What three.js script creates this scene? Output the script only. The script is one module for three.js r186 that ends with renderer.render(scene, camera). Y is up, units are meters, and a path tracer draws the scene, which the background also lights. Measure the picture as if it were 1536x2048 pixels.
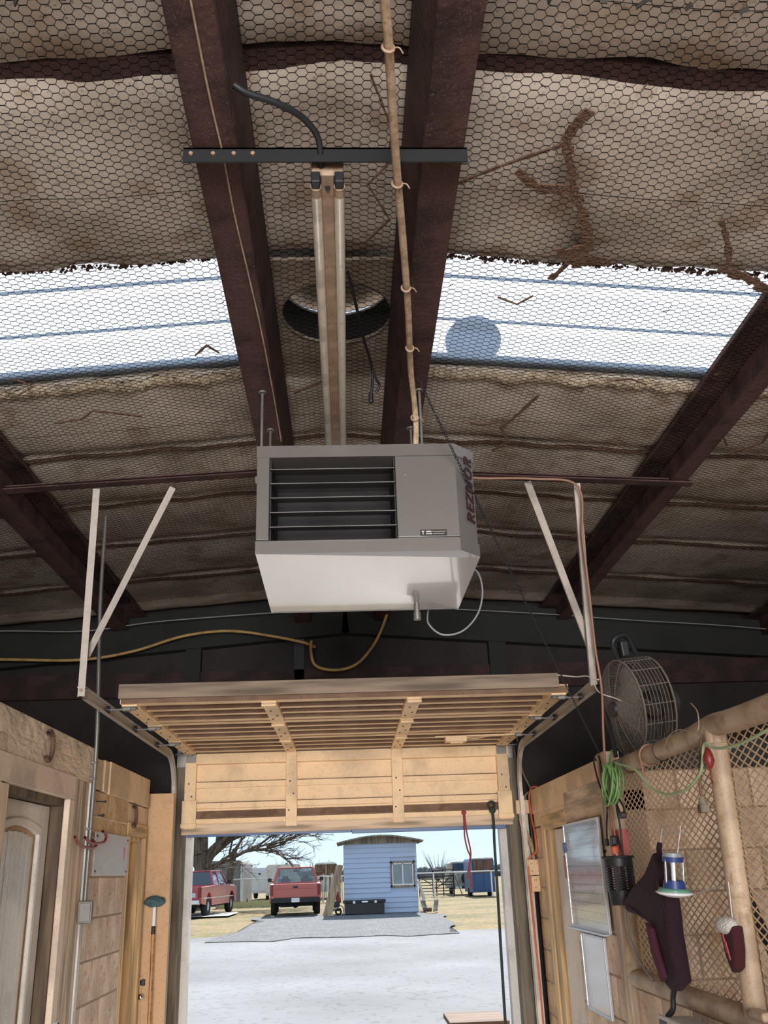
import * as THREE from 'three';
import { RoundedBoxGeometry } from 'three/addons/geometries/RoundedBoxGeometry.js';
import { TextGeometry } from 'three/addons/geometries/TextGeometry.js';
import { FontLoader } from 'three/addons/loaders/FontLoader.js';
import { mergeGeometries } from 'three/addons/utils/BufferGeometryUtils.js';
import { RectAreaLightUniformsLib } from 'three/addons/lights/RectAreaLightUniformsLib.js';

// ---------------------------------------------------------------- camera, sky, sun, exposure
const V = (x, y, z) => new THREE.Vector3(x, y, z), R = (d) => (d * Math.PI) / 180;
const scene = new THREE.Scene();
const camera = new THREE.PerspectiveCamera(57.985, 0.75, 0.05, 900);
camera.position.set(0, 1.68, 0);
{
  const p = R(21.3446), y = R(2.7087), r = R(-2.0236);
  const f = V(Math.sin(y) * Math.cos(p), Math.sin(p), -Math.cos(y) * Math.cos(p)), r0 = V(Math.cos(y), 0, Math.sin(y)), u0 = r0.clone().cross(f);
  const rr = r0.clone().multiplyScalar(Math.cos(r)).addScaledVector(u0, Math.sin(r)), uu = r0.clone().multiplyScalar(-Math.sin(r)).addScaledVector(u0, Math.cos(r));
  camera.quaternion.setFromRotationMatrix(new THREE.Matrix4().makeBasis(rr, uu, f.clone().negate()));
}
const renderer = new THREE.WebGLRenderer({ antialias: true });
renderer.toneMapping = THREE.LinearToneMapping;
renderer.toneMappingExposure = 2.6;
renderer.shadowMap.enabled = true;
RectAreaLightUniformsLib.init();

const sun = new THREE.DirectionalLight(new THREE.Color().setRGB(1, 0.965, 0.91), 3.6);
sun.position.set(4, 30 * Math.tan(R(36)) + 2, -38); sun.target.position.set(0, 2, -8);
sun.castShadow = true; sun.shadow.mapSize.set(4096, 4096);
Object.assign(sun.shadow.camera, { left: -30, right: 30, top: 40, bottom: -40, near: 0.5, far: 160 });
scene.add(sun, sun.target);

// seeded noise
const rng = (s) => () => { s = (s + 0x6d2b79f5) | 0; let t = Math.imul(s ^ (s >>> 15), 1 | s); t = (t + Math.imul(t ^ (t >>> 7), 61 | t)) ^ t; return ((t ^ (t >>> 14)) >>> 0) / 4294967296; };
const hash = (x, y, s) => { let h = Math.imul(x | 0, 374761393) + Math.imul(y | 0, 668265263) + Math.imul(s | 0, 974711); h = Math.imul(h ^ (h >>> 13), 1274126177); return ((h ^ (h >>> 16)) >>> 0) / 4294967296; };
function vnoise(u, v, pu, pv, s) {           // tileable: u, v in 0..1, pu x pv cells
  const x = u * pu, y = v * pv, ix = Math.floor(x), iy = Math.floor(y), fx = x - ix, fy = y - iy, a = fx * fx * (3 - 2 * fx), b = fy * fy * (3 - 2 * fy);
  const h = (i, j) => hash(((i % pu) + pu) % pu, ((j % pv) + pv) % pv, s);
  return (h(ix, iy) * (1 - a) + h(ix + 1, iy) * a) * (1 - b) + (h(ix, iy + 1) * (1 - a) + h(ix + 1, iy + 1) * a) * b;
}
const fbm = (u, v, p, s, o = 4, q = p) => { let r = 0, w = 0.5; for (let i = 0; i < o; i++) { r += w * vnoise(u, v, p << i, q << i, s + i); w /= 2; } return r / (1 - w * 2 + 1e-9); };
const sat = (x) => Math.min(1, Math.max(0, x)), ss = (a, b, x) => { const t = sat((x - a) / (b - a)); return t * t * (3 - 2 * t); };
const mix3 = (a, b, t) => [a[0] + (b[0] - a[0]) * t, a[1] + (b[1] - a[1]) * t, a[2] + (b[2] - a[2]) * t];
function tex(n, fn, color = true, m = n) {
  const d = new Uint8Array(n * m * 4);
  for (let j = 0; j < m; j++) for (let i = 0; i < n; i++) {
    const c = fn((i + 0.5) / n, (j + 0.5) / m), k = (j * n + i) * 4;
    for (let q = 0; q < 3; q++) d[k + q] = Math.round(255 * sat(color ? c[q] : c));
    d[k + 3] = 255;
  }
  const t = new THREE.DataTexture(d, n, m, THREE.RGBAFormat);
  t.wrapS = t.wrapT = THREE.RepeatWrapping; t.magFilter = THREE.LinearFilter; t.minFilter = THREE.LinearMipmapLinearFilter; t.generateMipmaps = true;
  if (color) t.colorSpace = THREE.SRGBColorSpace;
  t.needsUpdate = true;
  return t;
}
const rep = (t, x, y = x) => { const c = t.clone(); c.repeat.set(x, y); c.needsUpdate = true; return c; };

{ // pale winter sky with thin streaks of cloud
  const W = 1024, H = 512, d = new Float32Array(W * H * 4);
  for (let j = 0; j < H; j++) for (let i = 0; i < W; i++) {
    const el = ((j + 0.5) / H - 0.5) * 180, e = sat(el / 90);
    let c = mix3([0.335, 0.435, 0.50], [0.14, 0.23, 0.39], Math.pow(e, 0.55));
    const cl = ss(0.45, 0.8, fbm((i + 0.5) / W, (j + 0.5) / H, 6, 5, 5, 24)) * ss(0, 6, el);
    c = mix3(c, [0.43, 0.45, 0.46], cl * 0.75);
    const k = (j * W + i) * 4; d[k] = c[0]; d[k + 1] = c[1]; d[k + 2] = c[2]; d[k + 3] = 1;
  }
  const t = new THREE.DataTexture(d, W, H, THREE.RGBAFormat, THREE.FloatType);
  t.mapping = THREE.EquirectangularReflectionMapping; t.magFilter = THREE.LinearFilter; t.needsUpdate = true;
  scene.background = t; scene.environment = t;
}
// added fill light, placed in an unseen rear doorway to brighten the interior
function areaLight(name, w, h, pos, look, color, power) {
  const l = new THREE.RectAreaLight(color, power, w, h); l.name = name; l.position.set(...pos); l.lookAt(...look); scene.add(l);
}
areaLight('rear_fill_light', 3.4, 3.0, [0.5, 1.6, 6.95], [0.5, 1.6, 0], new THREE.Color().setRGB(0.98, 0.98, 1), 16);

// ---------------------------------------------------------------- textures and materials
const T = {
  grime: tex(1024, (u, v) => { const a = fbm(u, v, 5, 11, 6), b = fbm(u, v, 180, 17, 2), d = fbm(u, v, 22, 19, 4), k = 0.86 + 0.14 * ss(0.3, 0.62, a) - 0.10 * ss(0.70, 0.85, b) - 0.035 * ss(0.60, 0.75, d); return [k, k * 0.985, k * 0.965]; }),
  dirty: tex(1024, (u, v) => { const a = fbm(u, v, 4, 21, 6), b = fbm(u, v, 170, 27, 2), s = ss(0.58, 0.78, fbm(u, v, 14, 33, 5)); let c = mix3([0.84, 0.81, 0.77], [1, 0.98, 0.95], ss(0.28, 0.62, a)); c = mix3(c, [0.72, 0.62, 0.52], s * 0.45); const k = 1 - 0.25 * ss(0.72, 0.86, b); return [c[0] * k, c[1] * k, c[2] * k]; }),

  rustA: tex(1024, (u, v) => { const a = fbm(u, v, 6, 41, 6), p = fbm(u, v, 200, 47, 2), q = fbm(u, v, 12, 49, 5); let c = mix3([0.22, 0.145, 0.13], [0.36, 0.245, 0.225], ss(0.3, 0.7, a)); c = mix3(c, [0.60, 0.50, 0.47], ss(0.68, 0.82, p) * 0.6); return mix3(c, [0.30, 0.20, 0.15], ss(0.56, 0.7, q) * 0.6); }),
  wood: tex(512, (u, v) => { const g = fbm(u, v, 24, 51, 4, 2), f = fbm(u, v, 90, 57, 2, 5), k = 0.74 + 0.26 * ss(0.3, 0.7, g) - 0.12 * f; return [k, k * 0.97, k * 0.92]; }),
  plaster: tex(512, (u, v) => fbm(u, v, 12, 61, 5), false),
  concrete: tex(1024, (u, v) => { const a = fbm(u, v, 4, 71, 6), b = fbm(u, v, 90, 77, 2), cr = Math.abs(fbm(u, v, 3, 79, 5) - 0.5); const k = 0.72 + 0.3 * a - 0.12 * ss(0.66, 0.8, b) - 0.10 * (1 - ss(0.0, 0.005, cr)); return [k, k, k * 1.0]; }),
  grass: tex(1024, (u, v) => { const a = fbm(u, v, 6, 81, 5), b = fbm(u, v, 110, 87, 2); let c = mix3([0.80, 0.73, 0.56], [0.66, 0.64, 0.45], ss(0.45, 0.68, a)); const k = 0.7 + 0.5 * b; return [c[0] * k, c[1] * k, c[2] * k]; }),
  gravel: tex(512, (u, v) => { const a = fbm(u, v, 64, 91, 2), b = fbm(u, v, 5, 97, 4), k = 0.45 + 0.6 * a * (0.7 + 0.5 * b); return [k, k, k]; }),
  bump: tex(512, (u, v) => fbm(u, v, 30, 101, 4), false),
  lumps: tex(512, (u, v) => fbm(u, v, 6, 111, 5), false),
};
const std = (o) => new THREE.MeshStandardMaterial({ roughness: 0.85, metalness: 0, side: THREE.DoubleSide, ...o });
const phy = (o) => new THREE.MeshPhysicalMaterial({ roughness: 0.5, side: THREE.DoubleSide, ...o });
const C = (r, g, b) => new THREE.Color().setRGB(r, g, b);
const M = {
  insulation: std({ color: C(0.74, 0.665, 0.59), map: rep(T.dirty, 0.55), bumpMap: rep(T.lumps, 1.2), bumpScale: 0.012 }),
  fluff: std({ color: C(0.66, 0.54, 0.40), map: rep(T.dirty, 2), bumpMap: rep(T.bump, 3), bumpScale: 0.02, roughness: 1 }),
  lining: std({ color: C(0.42, 0.35, 0.29), map: rep(T.dirty, 1.3) }),
  torn: std({ color: C(0.15, 0.085, 0.055), map: rep(T.grime, 3), bumpMap: rep(T.bump, 4), bumpScale: 0.01, roughness: 1 }),
  roofMetal: std({ color: C(0.55, 0.54, 0.5), metalness: 0.3, roughness: 0.5 }),
  wire: std({ color: C(0.05, 0.042, 0.035), roughness: 0.8, metalness: 0.2 }),
  skylight: phy({ color: C(0.49, 0.49, 0.505), transmission: 0.95, roughness: 1, thickness: 0, specularIntensity: 0.2 }),
  purlin: std({ color: C(0.78, 0.76, 0.76), map: rep(T.rustA, 1.4), roughness: 0.75, metalness: 0.0, bumpMap: rep(T.bump, 2), bumpScale: 0.002 }),
  girt: std({ color: C(0.38, 0.36, 0.38), map: rep(T.rustA, 1.4) }),
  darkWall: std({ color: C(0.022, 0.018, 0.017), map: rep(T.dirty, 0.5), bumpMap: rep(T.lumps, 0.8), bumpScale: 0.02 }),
  darkSteel: std({ color: C(0.022, 0.024, 0.025), map: rep(T.grime, 1.2), roughness: 0.7 }),
  blackSteel: std({ color: C(0.012, 0.013, 0.014), roughness: 0.55 }),
  greenBlack: std({ color: C(0.014, 0.0145, 0.0135), map: rep(T.grime, 0.9) }),
  tanPaint: std({ color: C(0.76, 0.56, 0.35), map: rep(T.grime, 0.8), bumpMap: rep(T.bump, 1.5), bumpScale: 0.0015, roughness: 0.65 }),
  tanBlock: [0.0, 0.3, 0.6].map((o) => { const t = rep(T.dirty, 0.9); t.offset.set(o, o * 0.7); return std({ color: C(0.77, 0.62, 0.49), map: t, bumpMap: rep(T.bump, 2.2), bumpScale: 0.004, roughness: 0.8 }); }),
  tanBlockWarm: std({ color: C(0.70, 0.48, 0.27), map: rep(T.dirty, 0.8), bumpMap: rep(T.bump, 2.2), bumpScale: 0.004 }),
  mortar: std({ color: C(0.34, 0.25, 0.18), map: rep(T.grime, 1.5) }),
  plaster: std({ color: C(0.84, 0.67, 0.50), map: rep(T.grime, 1), bumpMap: rep(T.plaster, 4.5, 1.6), bumpScale: 0.010, roughness: 0.6 }),
  tanWood: std({ color: C(0.82, 0.66, 0.51), map: rep(T.wood, 1.2), bumpMap: rep(T.bump, 1), bumpScale: 0.002, roughness: 0.75 }),
  jamb: std({ color: C(0.20, 0.145, 0.10), map: rep(T.wood, 1) }),  // dark brown puts the shade on the jamb face into its colour
  pipe: std({ color: C(0.50, 0.385, 0.275), map: rep(T.dirty, 1.6), roughness: 0.55 }),
  paleTan: std({ color: C(0.78, 0.63, 0.49), map: rep(T.grime, 0.9), bumpMap: rep(T.bump, 1), bumpScale: 0.0015, roughness: 0.6 }),
  yellowWood: std({ color: C(0.78, 0.55, 0.28), map: rep(T.wood, 1), roughness: 0.6 }),
  brownPanel: std({ color: C(0.60, 0.38, 0.21), map: rep(T.grime, 0.6), roughness: 0.7 }),
  creamDoor: std({ color: C(0.70, 0.62, 0.52), map: rep(T.grime, 0.5), roughness: 0.55 }),
  whiteDoor: phy({ color: C(0.78, 0.745, 0.69), map: rep(T.grime, 0.7), roughness: 0.42, clearcoat: 0.25, clearcoatRoughness: 0.3 }),
  garage: std({ color: C(0.86, 0.62, 0.36), map: rep(T.grime, 0.7), roughness: 0.5 }),
  pan: std({ color: C(0.24, 0.15, 0.10), map: rep(T.dirty, 1.1) }),  // brown for door grime and for shade painted on the ribs
  garageDark: std({ color: C(0.34, 0.27, 0.215), map: rep(T.wood, 1) }),
  track: std({ color: C(0.55, 0.49, 0.42), map: rep(T.grime, 1.4), roughness: 0.5, metalness: 0.35 }),
  galv: std({ color: C(0.20, 0.195, 0.18), map: rep(T.grime, 2), roughness: 0.45, metalness: 0.4 }),
  strut: std({ color: C(0.50, 0.45, 0.40), map: rep(T.grime, 1.4), roughness: 0.6, metalness: 0.3 }),
  heater: phy({ color: C(0.135, 0.121, 0.108), roughness: 0.35, clearcoat: 0.6, clearcoatRoughness: 0.12 }),
  heaterLitGloss: phy({ color: C(0.37, 0.345, 0.315), roughness: 0.12, clearcoat: 1, clearcoatRoughness: 0.03, ior: 2.0 }),  // casing paint, lighter to carry light mirrored from the floor
  louver: phy({ color: C(0.115, 0.108, 0.102), roughness: 0.42, clearcoat: 0.1, clearcoatRoughness: 0.25 }),
  darkLiner: std({ color: C(0.035, 0.033, 0.034), map: rep(T.grime, 2), roughness: 0.8 }),  // near-black lining inside the louvre cavity
  maroon: std({ color: C(0.035, 0.009, 0.012), roughness: 0.5 }),
  cream: std({ color: C(0.72, 0.64, 0.52), map: rep(T.grime, 2), roughness: 0.4 }),
  rustyCream: std({ color: C(0.45, 0.33, 0.24), map: rep(T.dirty, 3), roughness: 0.55 }),
  glassTube: phy({ color: C(0.80, 0.74, 0.64), map: rep(T.grime, 3), roughness: 0.12, clearcoat: 1, clearcoatRoughness: 0.05 }),
  whitePost: std({ color: C(0.66, 0.65, 0.63), map: rep(T.grime, 0.8) }),
  greyWood: std({ color: C(0.24, 0.21, 0.165), map: rep(T.wood, 1.4), bumpMap: rep(T.bump, 1), bumpScale: 0.004 }),
  floor: std({ color: C(0.66, 0.635, 0.61), map: rep(T.concrete, 0.3), roughness: 0.5 }),
  apron: std({ color: C(0.25, 0.25, 0.258), map: rep(T.concrete, 0.12), roughness: 0.95 }),
  grass: std({ color: C(0.40, 0.34, 0.22), map: rep(T.grass, 0.09), roughness: 1 }),
  gravel: std({ color: C(0.25, 0.25, 0.255), map: rep(T.gravel, 0.35), roughness: 1 }),
  black: std({ color: C(0.015, 0.015, 0.017), roughness: 0.5 }),
  rubber: std({ color: C(0.018, 0.018, 0.019), roughness: 0.9 }),
  chrome: std({ color: C(0.7, 0.7, 0.7), roughness: 0.15, metalness: 1 }),
  white: std({ color: C(0.75, 0.75, 0.74), roughness: 0.5 }),
  yellowHose: std({ color: C(0.42, 0.27, 0.09), map: rep(T.grime, 4), roughness: 0.6 }),
  greyCable: std({ color: C(0.25, 0.25, 0.25), roughness: 0.5 }),
  tanCable: std({ color: C(0.60, 0.46, 0.33), map: rep(T.dirty, 6), roughness: 0.7 }),
  orange: std({ color: C(0.62, 0.13, 0.055), roughness: 0.5 }),
  orangeDull: std({ color: C(0.30, 0.16, 0.10), roughness: 0.6 }),
  green: std({ color: C(0.17, 0.30, 0.10), roughness: 0.5 }),
  paleGreen: std({ color: C(0.38, 0.50, 0.27), roughness: 0.5 }),
  red: std({ color: C(0.20, 0.02, 0.016), roughness: 0.45 }),
  velvet: phy({ color: C(0.018, 0.004, 0.010), roughness: 0.95, sheen: 0.4, sheenColor: C(0.3, 0.03, 0.1), sheenRoughness: 0.35, bumpMap: rep(T.bump, 2), bumpScale: 0.004 }),
  plush: std({ color: C(0.62, 0.58, 0.54), roughness: 1, bumpMap: rep(T.bump, 8), bumpScale: 0.006 }),
  plaid: std({ color: C(0.045, 0.007, 0.009), roughness: 1 }),
  teal: std({ color: C(0.12, 0.24, 0.25), roughness: 1, map: rep(T.gravel, 6) }),
  orangeWood: std({ color: C(0.52, 0.27, 0.11), map: rep(T.wood, 3), roughness: 0.45 }),
  clear: phy({ color: C(0.95, 0.97, 0.97), transmission: 1, roughness: 0.08, thickness: 0 }),
  blue: std({ color: C(0.025, 0.05, 0.18), roughness: 0.4 }),
  greenGlass: phy({ color: C(0.25, 0.55, 0.42), transmission: 0.5, roughness: 0.2, thickness: 0 }),
  dust: std({ color: C(0.15, 0.125, 0.10), roughness: 1 }),
  truckRed: phy({ color: C(0.40, 0.028, 0.045), roughness: 0.35, clearcoat: 0.8, clearcoatRoughness: 0.1 }),
  truckFaded: phy({ color: C(0.46, 0.10, 0.075), roughness: 0.5, clearcoat: 0.3, clearcoatRoughness: 0.3 }),
  carGlass: phy({ color: C(0.55, 0.66, 0.70), transmission: 0.85, roughness: 0.03, thickness: 0 }),
  tinted: phy({ color: C(0.02, 0.035, 0.06), roughness: 0.06, clearcoat: 1 }),
  siding: std({ color: C(0.44, 0.51, 0.66) }),  // light grey paint, tinted blue to carry its sky-lit shade
  shedTrim: std({ color: C(0.36, 0.31, 0.26), map: rep(T.wood, 1) }),
  bark: std({ color: C(0.17, 0.135, 0.11), map: rep(T.wood, 1) }),
  aluminium: std({ color: C(0.55, 0.57, 0.60), roughness: 0.35, metalness: 0.6 }),
  greyTrailer: std({ color: C(0.20, 0.21, 0.21), map: rep(T.grime, 0.4) }),
  fenceWhite: std({ color: C(0.65, 0.67, 0.68), roughness: 0.6 }),
  brown: std({ color: C(0.20, 0.115, 0.075), map: rep(T.wood, 1) }),
  blueTrailer: std({ color: C(0.025, 0.075, 0.20), roughness: 0.4 }),
  distant: std({ color: C(0.13, 0.12, 0.12), roughness: 1 }),
  pine: std({ color: C(0.06, 0.09, 0.04), roughness: 1 }),
  lumber: std({ color: C(0.50, 0.38, 0.26), map: rep(T.wood, 1) }),
  paleGrey: std({ color: C(0.52, 0.51, 0.48), map: rep(T.wood, 2) }),
};

// ---------------------------------------------------------------- geometry helpers
function clean(g) {
  const n = g.index ? g.toNonIndexed() : g;
  for (const k of Object.keys(n.attributes)) if (!['position', 'normal', 'uv'].includes(k)) n.deleteAttribute(k);
  if (!n.attributes.normal) n.computeVertexNormals();
  if (!n.attributes.uv) n.setAttribute('uv', new THREE.BufferAttribute(new Float32Array(n.attributes.position.count * 2), 2));
  n.clearGroups?.();
  return n;
}
function boxUV(g, long) {        // uv in metres from the local position; v runs along axis long (0, 1 or 2) where it can
  const p = g.attributes.position, uv = g.attributes.uv, a = V(), b = V(), c = V();
  for (let i = 0; i + 2 < p.count; i += 3) {
    a.fromBufferAttribute(p, i); b.fromBufferAttribute(p, i + 1); c.fromBufferAttribute(p, i + 2);
    const n = b.clone().sub(a).cross(c.clone().sub(a)), m = [Math.abs(n.x), Math.abs(n.y), Math.abs(n.z)], k = m.indexOf(Math.max(...m));
    let ax = [0, 1, 2].filter((q) => q !== k);
    if (long !== undefined && ax[0] === long) ax = [ax[1], ax[0]];
    [a, b, c].forEach((q, j) => { const w = q.toArray(); uv.setXY(i + j, w[ax[0]], w[ax[1]]); });
  }
  return g;
}
const used = new Map();
const numbered = (n) => { const k = used.get(n) ?? 0; used.set(n, k + 1); return k ? n + '_' + String(k).padStart(3, '0') : n; };
const xf = (g, x = 0, y = 0, z = 0, rx = 0, ry = 0, rz = 0) => g.applyMatrix4(new THREE.Matrix4().compose(V(x, y, z), new THREE.Quaternion().setFromEuler(new THREE.Euler(rx, ry, rz)), V(1, 1, 1)));
const box = (w, h, d, x = 0, y = 0, z = 0, rx = 0, ry = 0, rz = 0) => xf(new THREE.BoxGeometry(w, h, d), x, y, z, rx, ry, rz);
const bx = (x0, x1, y0, y1, z0, z1) => box(x1 - x0, y1 - y0, z1 - z0, (x0 + x1) / 2, (y0 + y1) / 2, (z0 + z1) / 2);
const rb = (w, h, d, r = 0.01, x = 0, y = 0, z = 0, rx = 0, ry = 0, rz = 0) => xf(new RoundedBoxGeometry(w, h, d, 2, r), x, y, z, rx, ry, rz);
const rbx = (x0, x1, y0, y1, z0, z1, r = 0.006) => rb(x1 - x0, y1 - y0, z1 - z0, r, (x0 + x1) / 2, (y0 + y1) / 2, (z0 + z1) / 2);
const arr = (p) => (Array.isArray(p) ? V(...p) : p);
function rod(a, b, r, r2 = r, seg = 10) {
  a = arr(a); b = arr(b);
  const d = b.clone().sub(a), g = new THREE.CylinderGeometry(r2, r, d.length(), seg);
  return g.applyMatrix4(new THREE.Matrix4().compose(a.clone().addScaledVector(d, 0.5), new THREE.Quaternion().setFromUnitVectors(V(0, 1, 0), d.clone().normalize()), V(1, 1, 1)));
}
function bar(a, b, w, t, up = V(0, 1, 0)) {     // flat bar from a to b, w wide across up, t thick
  a = arr(a); b = arr(b);
  const d = b.clone().sub(a), y = d.clone().normalize(), x = up.clone().cross(y).normalize(), z = x.clone().cross(y);
  return new THREE.BoxGeometry(w, d.length(), t).applyMatrix4(new THREE.Matrix4().makeBasis(x, y, z).setPosition(a.clone().addScaledVector(d, 0.5)));
}
const tube = (pts, r, n = 0, seg = 6, closed = false) => new THREE.TubeGeometry(new THREE.CatmullRomCurve3(pts.map(arr), closed, 'centripetal'), n || pts.length * 8, r, seg, closed);
const ring = (R0, r, x, y, z, rx = 0, ry = 0, rz = 0, a = 6, b = 24, arc = Math.PI * 2) => xf(new THREE.TorusGeometry(R0, r, a, b, arc), x, y, z, rx, ry, rz);
const lathe = (pts, seg = 20) => new THREE.LatheGeometry(pts.map((p) => new THREE.Vector2(...p)), seg);
function extr(pts, depth, bevel = 0) {
  const s = pts instanceof THREE.Shape ? pts : new THREE.Shape(pts.map((p) => new THREE.Vector2(...p)));
  return new THREE.ExtrudeGeometry(s, { depth, bevelEnabled: bevel > 0, bevelSize: bevel, bevelThickness: bevel, bevelSegments: 2, curveSegments: 14 });
}
function alongX(pts, w, holes = [], bevel = 0) {   // outline in (z, y), pushed out along +x
  const P = (l) => l.map(([d, y]) => new THREE.Vector2(-d, y)), s = new THREE.Shape(P(pts)); for (const h of holes) s.holes.push(new THREE.Path(P(h)));
  return extr(s, w, bevel).rotateY(Math.PI / 2);
}
function sweep(profile, path, B) {              // profile [[along B, along B x T]...] closed, moved along path
  const P = path.map(arr), pos = [], n = profile.length, rings = P.map((p, i) => {
    const t = P[Math.min(i + 1, P.length - 1)].clone().sub(P[Math.max(i - 1, 0)]).normalize(), N = B.clone().cross(t).normalize();
    return profile.map(([a, b]) => p.clone().addScaledVector(B, a).addScaledVector(N, b));
  });
  for (let i = 0; i + 1 < rings.length; i++) for (let j = 0; j < n; j++) {
    const a = rings[i][j], b = rings[i][(j + 1) % n], c = rings[i + 1][(j + 1) % n], d = rings[i + 1][j];
    for (const q of [a, b, c, a, c, d]) pos.push(q.x, q.y, q.z);
  }
  const g = new THREE.BufferGeometry(); g.setAttribute('position', new THREE.Float32BufferAttribute(pos, 3)); g.computeVertexNormals();
  return g;
}
function obj(name, geos, mat, parent = scene, o = {}) {
  const list = [].concat(geos).map(clean), g = list.length > 1 ? mergeGeometries(list) : list[0];
  if (!o.keepUV) boxUV(g, o.long);
  const m = new THREE.Mesh(g, mat); m.name = parent === scene ? numbered(name) : name;
  m.castShadow = m.receiveShadow = true; parent.add(m);
  return m;
}
function thing(name, label, category, pos = [0, 0, 0], group, rot = [0, 0, 0]) {
  const g = new THREE.Group(); g.name = numbered(name); g.position.set(...pos); g.rotation.set(...rot); g.userData = { label, category };
  if (group) g.userData.group = group;
  scene.add(g); return g;
}
const tag = (m, label, category, group) => { Object.assign(m.userData, { label, category }); if (group) m.userData.group = group; return m; };
const one = (name, label, category, geos, mat, group, o) => tag(obj(name, geos, mat, scene, o), label, category, group);
function struct(name, label, geos, mat, o) {
  let m;
  if (geos) m = obj(name, geos, mat, scene, o); else { m = new THREE.Group(); m.name = numbered(name); scene.add(m); }
  m.userData = { kind: 'structure', label, category: 'structure' }; return m;
}
function canvasTex(w, h, draw) {
  const c = document.createElement('canvas'); c.width = w; c.height = h; draw(c.getContext('2d'), w, h);
  const t = new THREE.CanvasTexture(c); t.colorSpace = THREE.SRGBColorSpace; return t;
}
const font = await new FontLoader().loadAsync('fonts/droid/droid_sans_bold.typeface.json');

// ================================================================ THE SHELL
const cy = (x) => 3.86 - 0.08 * Math.abs(x), ZG = -7.5, XO = 5.2, ZB = 7;
const SKY = [[-3.72, -2.93], [2.0, 2.8], [4.9, 5.7]];                  // skylight strips, the last two behind the camera
struct('floor', 'light grey concrete floor of the barn aisle', bx(-XO, XO, -0.15, 0, ZG - 0.1, ZB), M.floor);

// ceiling: insulation blankets across the ridge, roof sheets above, chicken wire below
const ceiling = struct('ceiling', 'sagging dirty insulation held up by chicken wire under the roof');
function blanket(x0, x1, z0, z1, seed, sag = 0.024) {
  const nx = Math.max(4, Math.round((x1 - x0) / 0.09)), nz = Math.max(3, Math.round((z1 - z0) / 0.06)), pos = [], uv = [], id = [];
  const n2 = (x, z) => vnoise((x * 0.11 + 7) % 1, (z * 0.11 + 7) % 1, 40, 40, seed) - 0.5;
  for (let l = 0; l < 2; l++) for (let j = 0; j <= nz; j++) for (let i = 0; i <= nx; i++) {
    let x = x0 + ((x1 - x0) * i) / nx, t = j / nz, z = z0 + (z1 - z0) * t;
    if (j === 0 || j === nz) z += n2(x * 2.3, z + seed) * 0.035;
    const y = l ? cy(x) + 0.07 : cy(x) - sag * Math.pow(Math.max(0, Math.sin(Math.PI * t)), 0.5) + 0.022 + 0.018 * n2(x, z) + (j === 0 || j === nz ? 0.02 : 0);
    pos.push(x, y, z); uv.push(x, z);
  }
  const w = nx + 1, L = w * (nz + 1), q = (a, b, c, d) => id.push(a, b, c, a, c, d);
  for (let j = 0; j < nz; j++) for (let i = 0; i < nx; i++) { const a = j * w + i; q(a, a + 1, a + w + 1, a + w); q(L + a, L + a + w, L + a + w + 1, L + a + 1); }
  for (let i = 0; i < nx; i++) { const b = nz * w + i; q(i, L + i, L + i + 1, i + 1); q(b, b + 1, L + b + 1, L + b); }
  for (let j = 0; j < nz; j++) { const a = j * w, b = a + nx; q(a, a + w, L + a + w, L + a); q(b, L + b, L + b + w, b + w); }
  const g = new THREE.BufferGeometry(); g.setAttribute('position', new THREE.Float32BufferAttribute(pos, 3)); g.setAttribute('uv', new THREE.Float32BufferAttribute(uv, 2)); g.setIndex(id); g.computeVertexNormals();
  return g;
}
const EDGES = [-7.45, -6.56, -5.78, -5.1, -4.42, -3.74, null, -2.91, -2.03, null, -1.976, -0.98, 0.02, 1.0, 1.98, null, 2.82, 3.8, 4.88, null, 5.72, 6.98];
for (let i = 0; i + 1 < EDGES.length; i++) if (EDGES[i] !== null && EDGES[i + 1] !== null) obj('insulation_blanket', blanket(-XO, XO, EDGES[i], EDGES[i + 1] - 0.012, 200 + i), M.insulation, ceiling, { keepUV: true });
// between the ridge purlins and beyond the skylights the strips are closed
for (const [a, b] of SKY) for (const [x0, x1] of [[-0.36, 0.36], [-XO, -3.1], [3.1, XO]]) if (x1 < 1 && x0 > -1 && a < -3) { const h = new THREE.Shape([[x0, 2.9], [x1, 2.9], [x1, 3.75], [x0, 3.75]].map((p) => new THREE.Vector2(...p))), c = new THREE.Path(); c.absellipse(-0.012, 3.265, 0.225, 0.225, 0, 6.2832, true); h.holes.push(c); obj('ridge_lining', xf(extr(h, 0.014).rotateX(-Math.PI / 2), 0, 3.838, 0), M.lining, ceiling); } else obj('insulation_blanket', blanket(x0, x1, a, b, 250, 0.005), x1 < 1 && x0 > -1 ? M.creamDoor : M.insulation, ceiling, { keepUV: true });
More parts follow.
